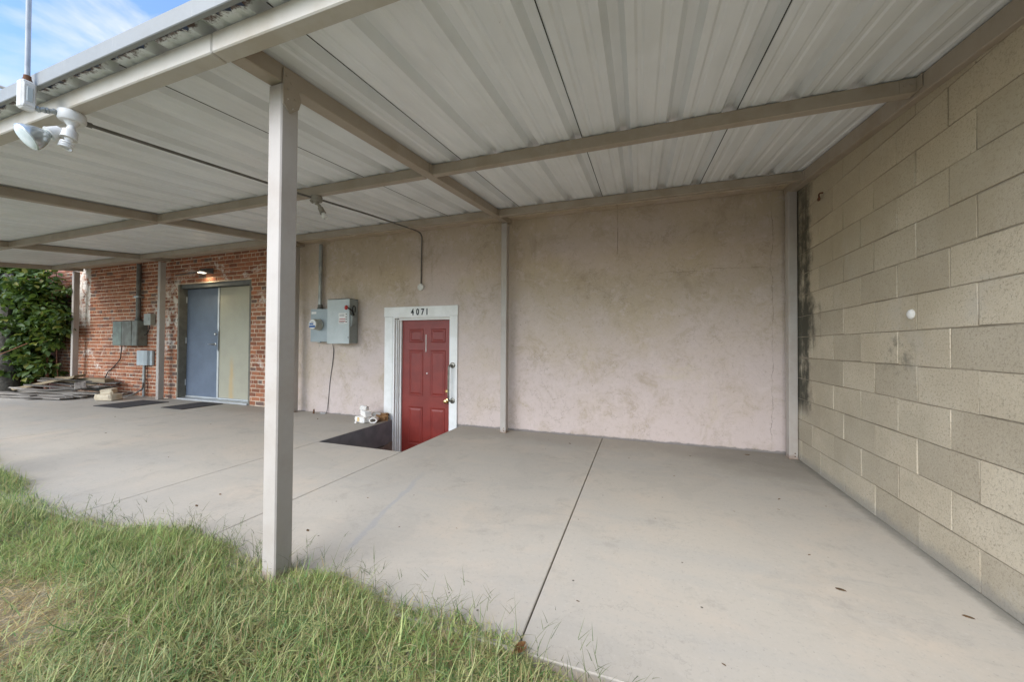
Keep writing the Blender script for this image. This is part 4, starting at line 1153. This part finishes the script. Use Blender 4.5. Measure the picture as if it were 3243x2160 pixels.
# ------------------------------------------------------------------ grass
def vnoise(x, y, f, seed):
    """cheap smooth value noise on numpy arrays"""
    r = np.random.default_rng(seed).random((64, 64))
    x = x*f; y = y*f
    xi = np.floor(x).astype(int); yi = np.floor(y).astype(int); u = x-xi; v = y-yi
    u = u*u*(3-2*u); v = v*v*(3-2*v)
    g = lambda a, b: r[a % 64, b % 64]
    return (g(xi, yi)*(1-u)+g(xi+1, yi)*u)*(1-v) + (g(xi, yi+1)*(1-u)+g(xi+1, yi+1)*u)*v
def fbm(x, y, f, seed): return .55*vnoise(x, y, f, seed)+.3*vnoise(x, y, f*2.1, seed+1)+.15*vnoise(x, y, f*4.3, seed+2)

def blades(px, py, pz, L, Wd, az, lean, curl, col, seg=3):
    n = len(px)
    ts = np.linspace(0, 1, seg+1)
    dx, dy = np.cos(az), np.sin(az)
    verts = np.zeros((n, 2*seg+1, 3))
    h = np.zeros(n); r = np.zeros(n)
    for i, t in enumerate(ts):
        if i:
            th = lean + curl*(t-.5/seg)
            h = h + np.cos(th)*L/seg; r = r + np.sin(th)*L/seg
        w = Wd*(1-t)**.7*.5
        cx_, cy_, cz_ = px+dx*r, py+dy*r, np.maximum(pz+h, np.minimum(pz, -.016)+.004)
        if i < seg:
            verts[:, 2*i] = np.stack([cx_-dy*w, cy_+dx*w, cz_], 1)
            verts[:, 2*i+1] = np.stack([cx_+dy*w, cy_-dx*w, cz_], 1)
        else:
            verts[:, 2*i] = np.stack([cx_, cy_, cz_], 1)
    nv = 2*seg+1
    tri = []
    for i in range(seg-1):
        a = 2*i; tri += [(a, a+1, a+3), (a, a+3, a+2)]
    a = 2*(seg-1); tri += [(a, a+1, a+2)]
    tri = np.array(tri)
    faces = (tri[None]+(np.arange(n)*nv)[:, None, None]).reshape(-1, 3)
    cols = np.repeat(col[:, None, :], nv, 1).reshape(-1, 3)
    return verts.reshape(-1, 3), faces, cols

def tri_mesh(name, V, F, C, mat):
    me = bpy.data.meshes.new(name)
    me.vertices.add(len(V)); me.vertices.foreach_set('co', V.astype(np.float32).ravel())
    me.loops.add(F.size); me.loops.foreach_set('vertex_index', F.astype(np.int32).ravel())
    me.polygons.add(len(F)); me.polygons.foreach_set('loop_start', np.arange(0, F.size, 3, dtype=np.int32))
    if C is not None:
        a = me.color_attributes.new('col', 'FLOAT_COLOR', 'POINT')
        a.data.foreach_set('color', np.concatenate([C, np.ones((len(C), 1))], 1).astype(np.float32).ravel())
    me.materials.append(M[mat]); me.update(); me.validate()
    return me

def sample(n, x0, x1, y0, y1):
    return rng.uniform(x0, x1, n), rng.uniform(y0, y1, n)
def edge_y(x):
    """ragged front of the turf where runners spill over the slab"""
    e = 1.30 + .10*(fbm(x, x*0+3.3, 1.3, 40)-.5) + .06*(vnoise(x, x*0+1.7, 5.0, 41)-.5)
    e = e + .16*np.exp(-((x+2.45)/.55)**2) + .07*np.exp(-((x+1.45)/.25)**2) + np.clip((-3.45-x)*.13, 0, .62)
    e = e + .035*np.clip((x+1.7)/.4, 0, 1) - .06*np.clip((x+.6)/.5, 0, 1) - .09*np.clip((x+.46)/.30, 0, 1) - 3.0*np.clip(x-.05, 0, 1)
    return e
def bare(x, y):
    """worn bare patch at the near left"""
    d = ((x+2.55)/.85)**2 + ((y-.66)/.30)**2
    d2 = ((x+1.62)/.45)**2 + ((y-.80)/.10)**2
    return np.clip(1.25-d + (fbm(x, y, 3.5, 60)-.5)*1.6, 0, 1)*.95 + np.clip(.8-d2 + (fbm(x, y, 6, 61)-.5)*1.3, 0, 1)*.6
greens = np.array([(.31, .40, .14), (.39, .47, .16), (.24, .34, .12), (.46, .50, .21), (.15, .25, .09), (.50, .49, .23), (.40, .47, .23)])
straw = np.array([(.48, .38, .20), (.54, .45, .28), (.36, .27, .14), (.34, .34, .13)])
def grass_batch(n, box, lmin, lmax, wmin, wmax, pstraw, flat=0.0, seg=3, mat=1.0):
    """leaves springing at all heights from a shaggy mat of runners"""
    x, y = sample(n, *box)
    e = edge_y(x)
    keep = y < e + rng.normal(0, .022, n)
    keep &= rng.random(n) > bare(x, y)
    cl = fbm(x, y, 2.6, 50)
    keep &= rng.random(n) < np.clip(.3+1.6*(cl-.18), .25, 1)
    x, y, cl = x[keep], y[keep], cl[keep]; n = len(x)
    onslab = y > YF
    dist_in = np.clip((edge_y(x)-y)/.14, .28, 1)
    z = np.where(onslab, np.array([zslab(v) for v in x])+.002, -.022)
    mh = (.02+.085*np.clip(cl+.5*(fbm(x, y, 7.0, 55)-.5), 0, 1))*dist_in*mat
    z = z + mh*rng.random(n)**.8
    L = rng.uniform(lmin, lmax, n)*(.6+.7*dist_in)
    az = fbm(x, y, 4.5, 70)*2*math.pi*3 + rng.normal(0, 1.9, n)
    lean = np.clip(np.abs(rng.normal(1.22+flat, .42, n)), 0, 1.75); curl = rng.normal(.35, .95, n)
    W_ = rng.uniform(wmin, wmax, n)
    tone = np.clip(fbm(x, y, 2.1, 80)+rng.normal(0, .18, n), 0, .999)
    col = greens[(tone*len(greens)).astype(int)]*rng.uniform(.8, 1.25, (n, 1))
    st = rng.random(n) < pstraw*(.4+1.4*fbm(x, y, 3, 90))
    col[st] = straw[rng.integers(0, len(straw), st.sum())]*rng.uniform(.75, 1.15, (st.sum(), 1))
    return blades(x, y, z, L, W_, az, lean, curl, col, seg)
parts = []
near = (-3.4, .12, .45, 1.62)
parts.append(grass_batch(80000, near, .03, .085, .0026, .0046, .22))
parts.append(grass_batch(22000, near, .05, .13, .0016, .0028, .55, .45))             # thatch and runners
parts.append(grass_batch(9000, near, .06, .14, .0024, .0044, .12, -.05, mat=.8))
parts.append(grass_batch(2200, near, .06, .12, .005, .0085, .03, .1))                # broad weed leaves
parts.append(grass_batch(85000, (-8.0, -3.4, .75, 2.1), .04, .11, .0025, .0048, .13, mat=1.25))
parts.append(grass_batch(9000, (-8.0, -3.4, .75, 2.1), .10, .20, .003, .006, .10, -.3, mat=1.1))
parts.append(grass_batch(14000, (-13.5, -8.0, -.4, 1.9), .10, .24, .004, .008, .15, seg=2))
parts.append(grass_batch(26000, (-8.0, 1.4, -1.2, .75), .06, .15, .003, .006, .15, seg=2))
# seed stalks with splayed side leaves, standing over the slab edge
sx = rng.uniform(-3.6, .12, 210); sy = edge_y(sx) - np.abs(rng.normal(0, .05, len(sx))) + .03
px_, py_, pz_, az_, Ls_, ln_, cs_ = [], [], [], [], [], [], []
for X_, Y_ in zip(sx, sy):
    hgt = random.uniform(.07, .20); a = random.uniform(0, 6.28); tilt = random.uniform(.1, .7)
    z0 = 0.0 if Y_ > YF else -.015
    px_.append(X_); py_.append(Y_); pz_.append(z0); az_.append(a); Ls_.append(hgt); ln_.append(tilt); cs_.append((.13, .17, .06))
    for k in range(random.randint(3, 5)):
        t = random.uniform(.4, 1)
        px_.append(X_+math.cos(a)*math.sin(tilt+.2)*hgt*t); py_.append(Y_+math.sin(a)*math.sin(tilt+.2)*hgt*t); pz_.append(z0+math.cos(tilt+.2)*hgt*t)
        az_.append(a+random.uniform(-2.6, 2.6)); Ls_.append(random.uniform(.03, .08)); ln_.append(random.uniform(.5, 1.4)); cs_.append(random.choice([(.10, .15, .05), (.14, .19, .07), (.07, .11, .045)]))
A = np.array
nn = len(px_)
parts.append(blades(A(px_), A(py_), A(pz_), A(Ls_), np.full(nn, .0022), A(az_), A(ln_), rng.normal(.3, .3, nn), A(cs_)))
Vs, Fs, Cs, o_ = [], [], [], 0
for v_, f_, c_ in parts:
    Vs.append(v_); Fs.append(f_+o_); Cs.append(c_); o_ += len(v_)
gobj = link('grass', tri_mesh('grass', np.concatenate(Vs), np.concatenate(Fs), np.concatenate(Cs), 'grass'))
tag(gobj, 'shaggy green bermuda grass spilling over the slab edge', 'grass', kind='stuff')
# straw and clippings on the bare patch
n = 9000
x, y = sample(n, -3.6, -1.1, .42, 1.02)
kp = rng.random(n) < bare(x, y)+.05
x, y = x[kp], y[kp]; n = len(x)
v_, f_, c_ = blades(x, y, np.full(n, -.015)+rng.random(n)*.02, rng.uniform(.04, .14, n), rng.uniform(.002, .005, n), rng.uniform(0, 6.28, n), rng.normal(1.40, .10, n), rng.normal(.1, .1, n), straw[rng.integers(0, 3, n)]*rng.uniform(.7, 1.7, (n, 1)))
so = link('straw_litter', tri_mesh('straw_litter', v_, f_, c_, 'grass'))
tag(so, 'dry straw clippings over the bare soil at near left', 'straw', kind='stuff')

# ------------------------------------------------------------------ trees and vines at the far left
def leaf_mesh(L, W_):
    m = MB()
    m.add([(0, 0, 0), (L*.35, -W_*.5, .1*W_), (L*.35, 0, -.06*W_), (L*.35, W_*.5, .1*W_), (L*.72, -W_*.36, .06*W_), (L*.72, 0, -.08*W_), (L*.72, W_*.36, .06*W_), (L, 0, -.25*W_)],
          [(0, 1, 2), (0, 2, 3), (1, 4, 5, 2), (2, 5, 6, 3), (4, 7, 5), (5, 7, 6)])
    return m
LEAFM = [leaf_mesh(l, w).mesh('leaf', 'leaf') for l, w in ((.115, .075), (.10, .07), (.13, .08), (.085, .06))]
lv = np.array(leaf_mesh(1, .66).v); lf = [(0, 1, 2), (0, 2, 3), (1, 4, 5), (1, 5, 2), (2, 5, 6), (2, 6, 3), (4, 7, 5), (5, 7, 6)]
lf = np.array(lf)
def leaf_cloud(P, size, name, parent):
    n = len(P)
    th = rng.uniform(0, 2*np.pi, n); el = rng.normal(-.45, .45, n); ro = rng.normal(0, .6, n)
    ct, st, ce, se, cr_, sr_ = np.cos(th), np.sin(th), np.cos(el), np.sin(el), np.cos(ro), np.sin(ro)
    s = size*rng.uniform(.7, 1.3, n)
    X = np.stack([ct*ce, st*ce, se], 1); Yb = np.stack([-st, ct, 0*st], 1); Zb = np.cross(X, Yb)
    Y_ = Yb*cr_[:, None]+Zb*sr_[:, None]; Z_ = np.cross(X, Y_)
    V = (P[:, None, :] + s[:, None, None]*(lv[None, :, 0:1]*X[:, None]+lv[None, :, 1:2]*Y_[:, None]+lv[None, :, 2:3]*Z_[:, None])).reshape(-1, 3)
    F = (lf[None]+(np.arange(n)*8)[:, None, None]).reshape(-1, 3)
    o = link(name, tri_mesh(name, V, F, None, 'leaf'), parent)
    return tag(o, kind='stuff')
def blob_points(n, blobs):
    """points through many clumps: (centre, radii, weight)"""
    w = np.array([b[2] for b in blobs], float); w /= w.sum()
    k = rng.choice(len(blobs), n, p=w)
    C = np.array([b[0] for b in blobs]); Rr = np.array([b[1] for b in blobs])
    d = rng.normal(0, 1, (n, 3)); d /= np.linalg.norm(d, axis=1)[:, None]
    return C[k] + d*Rr[k]*(rng.random(n)**.45)[:, None]
def clumps(cen, rad, n, cr):
    out = []
    for _ in range(n):
        d = Vector((random.gauss(0, 1), random.gauss(0, 1), random.gauss(0, 1))).normalized()*random.random()**.4
        c = (cen[0]+d.x*rad[0], cen[1]+d.y*rad[1], max(.25, cen[2]+d.z*rad[2]))
        r = cr*random.uniform(.6, 1.4)
        out.append((c, (r, r, r*.7), r*r))
    return out
def tree(name, base, trunk_r, height, cen, rad, ncl, nleaf, size, bark, label, nparts=0, lean=(0, 0), cat='tree', cr=.34):
    t = thing(name, base, label, cat, 'trees and shrubs past the left end')
    b = Vector(base); top = b + Vector((lean[0], lean[1], height))
    m = MB(); pts = [b + Vector((lean[0]*k/5+random.uniform(-.03, .03), lean[1]*k/5+random.uniform(-.03, .03), height*k/5)) for k in range(6)]
    pts[0] = b - Vector((0, 0, .12))
    m.tube(pts, [trunk_r*(1.25 if k == 0 else 1-.12*k) for k in range(6)], 9); m.build('trunk', bark, t, True)
    bl_ = clumps(cen, rad, ncl, cr)
    for k in range(7):
        c = Vector(random.choice(bl_)[0]); s = pts[random.randint(2, 5)]
        mid = s.lerp(c, .5)+Vector((random.uniform(-.15, .15), random.uniform(-.15, .15), random.uniform(0, .25)))
        m = MB(); m.tube(smooth_path([s, mid, c], 4), [trunk_r*.32*(1-.08*i) for i in range(9)], 6); m.build('branch', bark, t, True)
    P = blob_points(nleaf, bl_)
    P[:, 2] = np.maximum(P[:, 2], .06)
    P = P[(P[:, 1] < 4.60) | (P[:, 0] < -15.2)]
    if nparts:
        d = np.linalg.norm(P-np.array([0, 0, H]), axis=1); idx = np.argsort(d)
        for i in idx[:nparts]:
            o = link('leaf', random.choice(LEAFM), t)
            o.location = Vector(P[i]); o.rotation_euler = (random.gauss(0, .6), random.gauss(.45, .4), random.uniform(0, 6.28)); o.scale = (size/.107,)*3
        P = P[idx[nparts:]]
    leaf_cloud(P, size, 'foliage', t)
    return t
tree('leafy_tree', (-13.25, 3.90, -.05), .20, 2.7, (-13.9, 4.05, 2.0), (1.5, .42, 1.15), 130, 3600, .14, 'bark', 'grey trunked leafy tree nearest the left frame edge', 130, (-.15, .1), cr=.23)
tree('leafy_tree', (-13.35, 4.38, -.05), .11, 2.5, (-13.1, 4.3, 1.85), (.85, .22, 1.15), 70, 1900, .13, 'barkred', 'reddish trunked leafy tree in front of the far brick wall', 130, (.1, .05), 'tree', .22)
tree('vine_shrub', (-12.75, 4.35, -.02), .03, 2.3, (-12.5, 4.3, 1.9), (.55, .22, .9), 30, 800, .12, 'barkred', 'straggly vine climbing beside the end post', 60, (.15, .05), 'shrub', .17)
tree('vine_shrub', (-13.6, 4.05, -.02), .02, .8, (-13.4, 4.1, .65), (1.0, .38, .5), 40, 1500, .13, 'barkred', 'low leafy shrub behind the plank pile', 70, (.1, .1), 'shrub', .2)
tree('leafy_tree', (-17.2, 5.0, -.05), .2, 4.0, (-17.0, 5.0, 2.6), (1.5, .9, 1.8), 60, 5200, .15, 'bark', 'tall tree farther back past the corner of the brick wall', 0, (0, 0), 'tree', .5)
tree('leafy_tree', (-22.0, 6.6, -.05), .25, 5.5, (-22, 6.8, 3.2), (2.4, 2.2, 2.8), 70, 6000, .2, 'bark', 'farthest tall tree in the gap past the brick wall', 0, (0, 0), 'tree', .6)
# long bare runners across the shrubs
rn = MB()
for pts in ([(-14.8, 3.4, .55), (-14.0, 3.5, .62), (-13.2, 3.7, .80), (-12.55, 4.0, 1.12)], [(-14.6, 3.2, .30), (-13.9, 3.4, .25), (-13.2, 3.5, .30)], [(-12.5, 4.45, .1), (-12.55, 4.42, .9), (-12.48, 4.45, 1.4)], [(-12.85, 4.5, 1.6), (-12.86, 4.52, 2.3), (-12.9, 4.5, 2.9)]):
    rn.tube(smooth_path(pts, 5), .009, 5)
tag(rn.build('bare_vine', 'barkred', None, True), 'bare brown vine stems strung across the shrubs at left', 'vine')
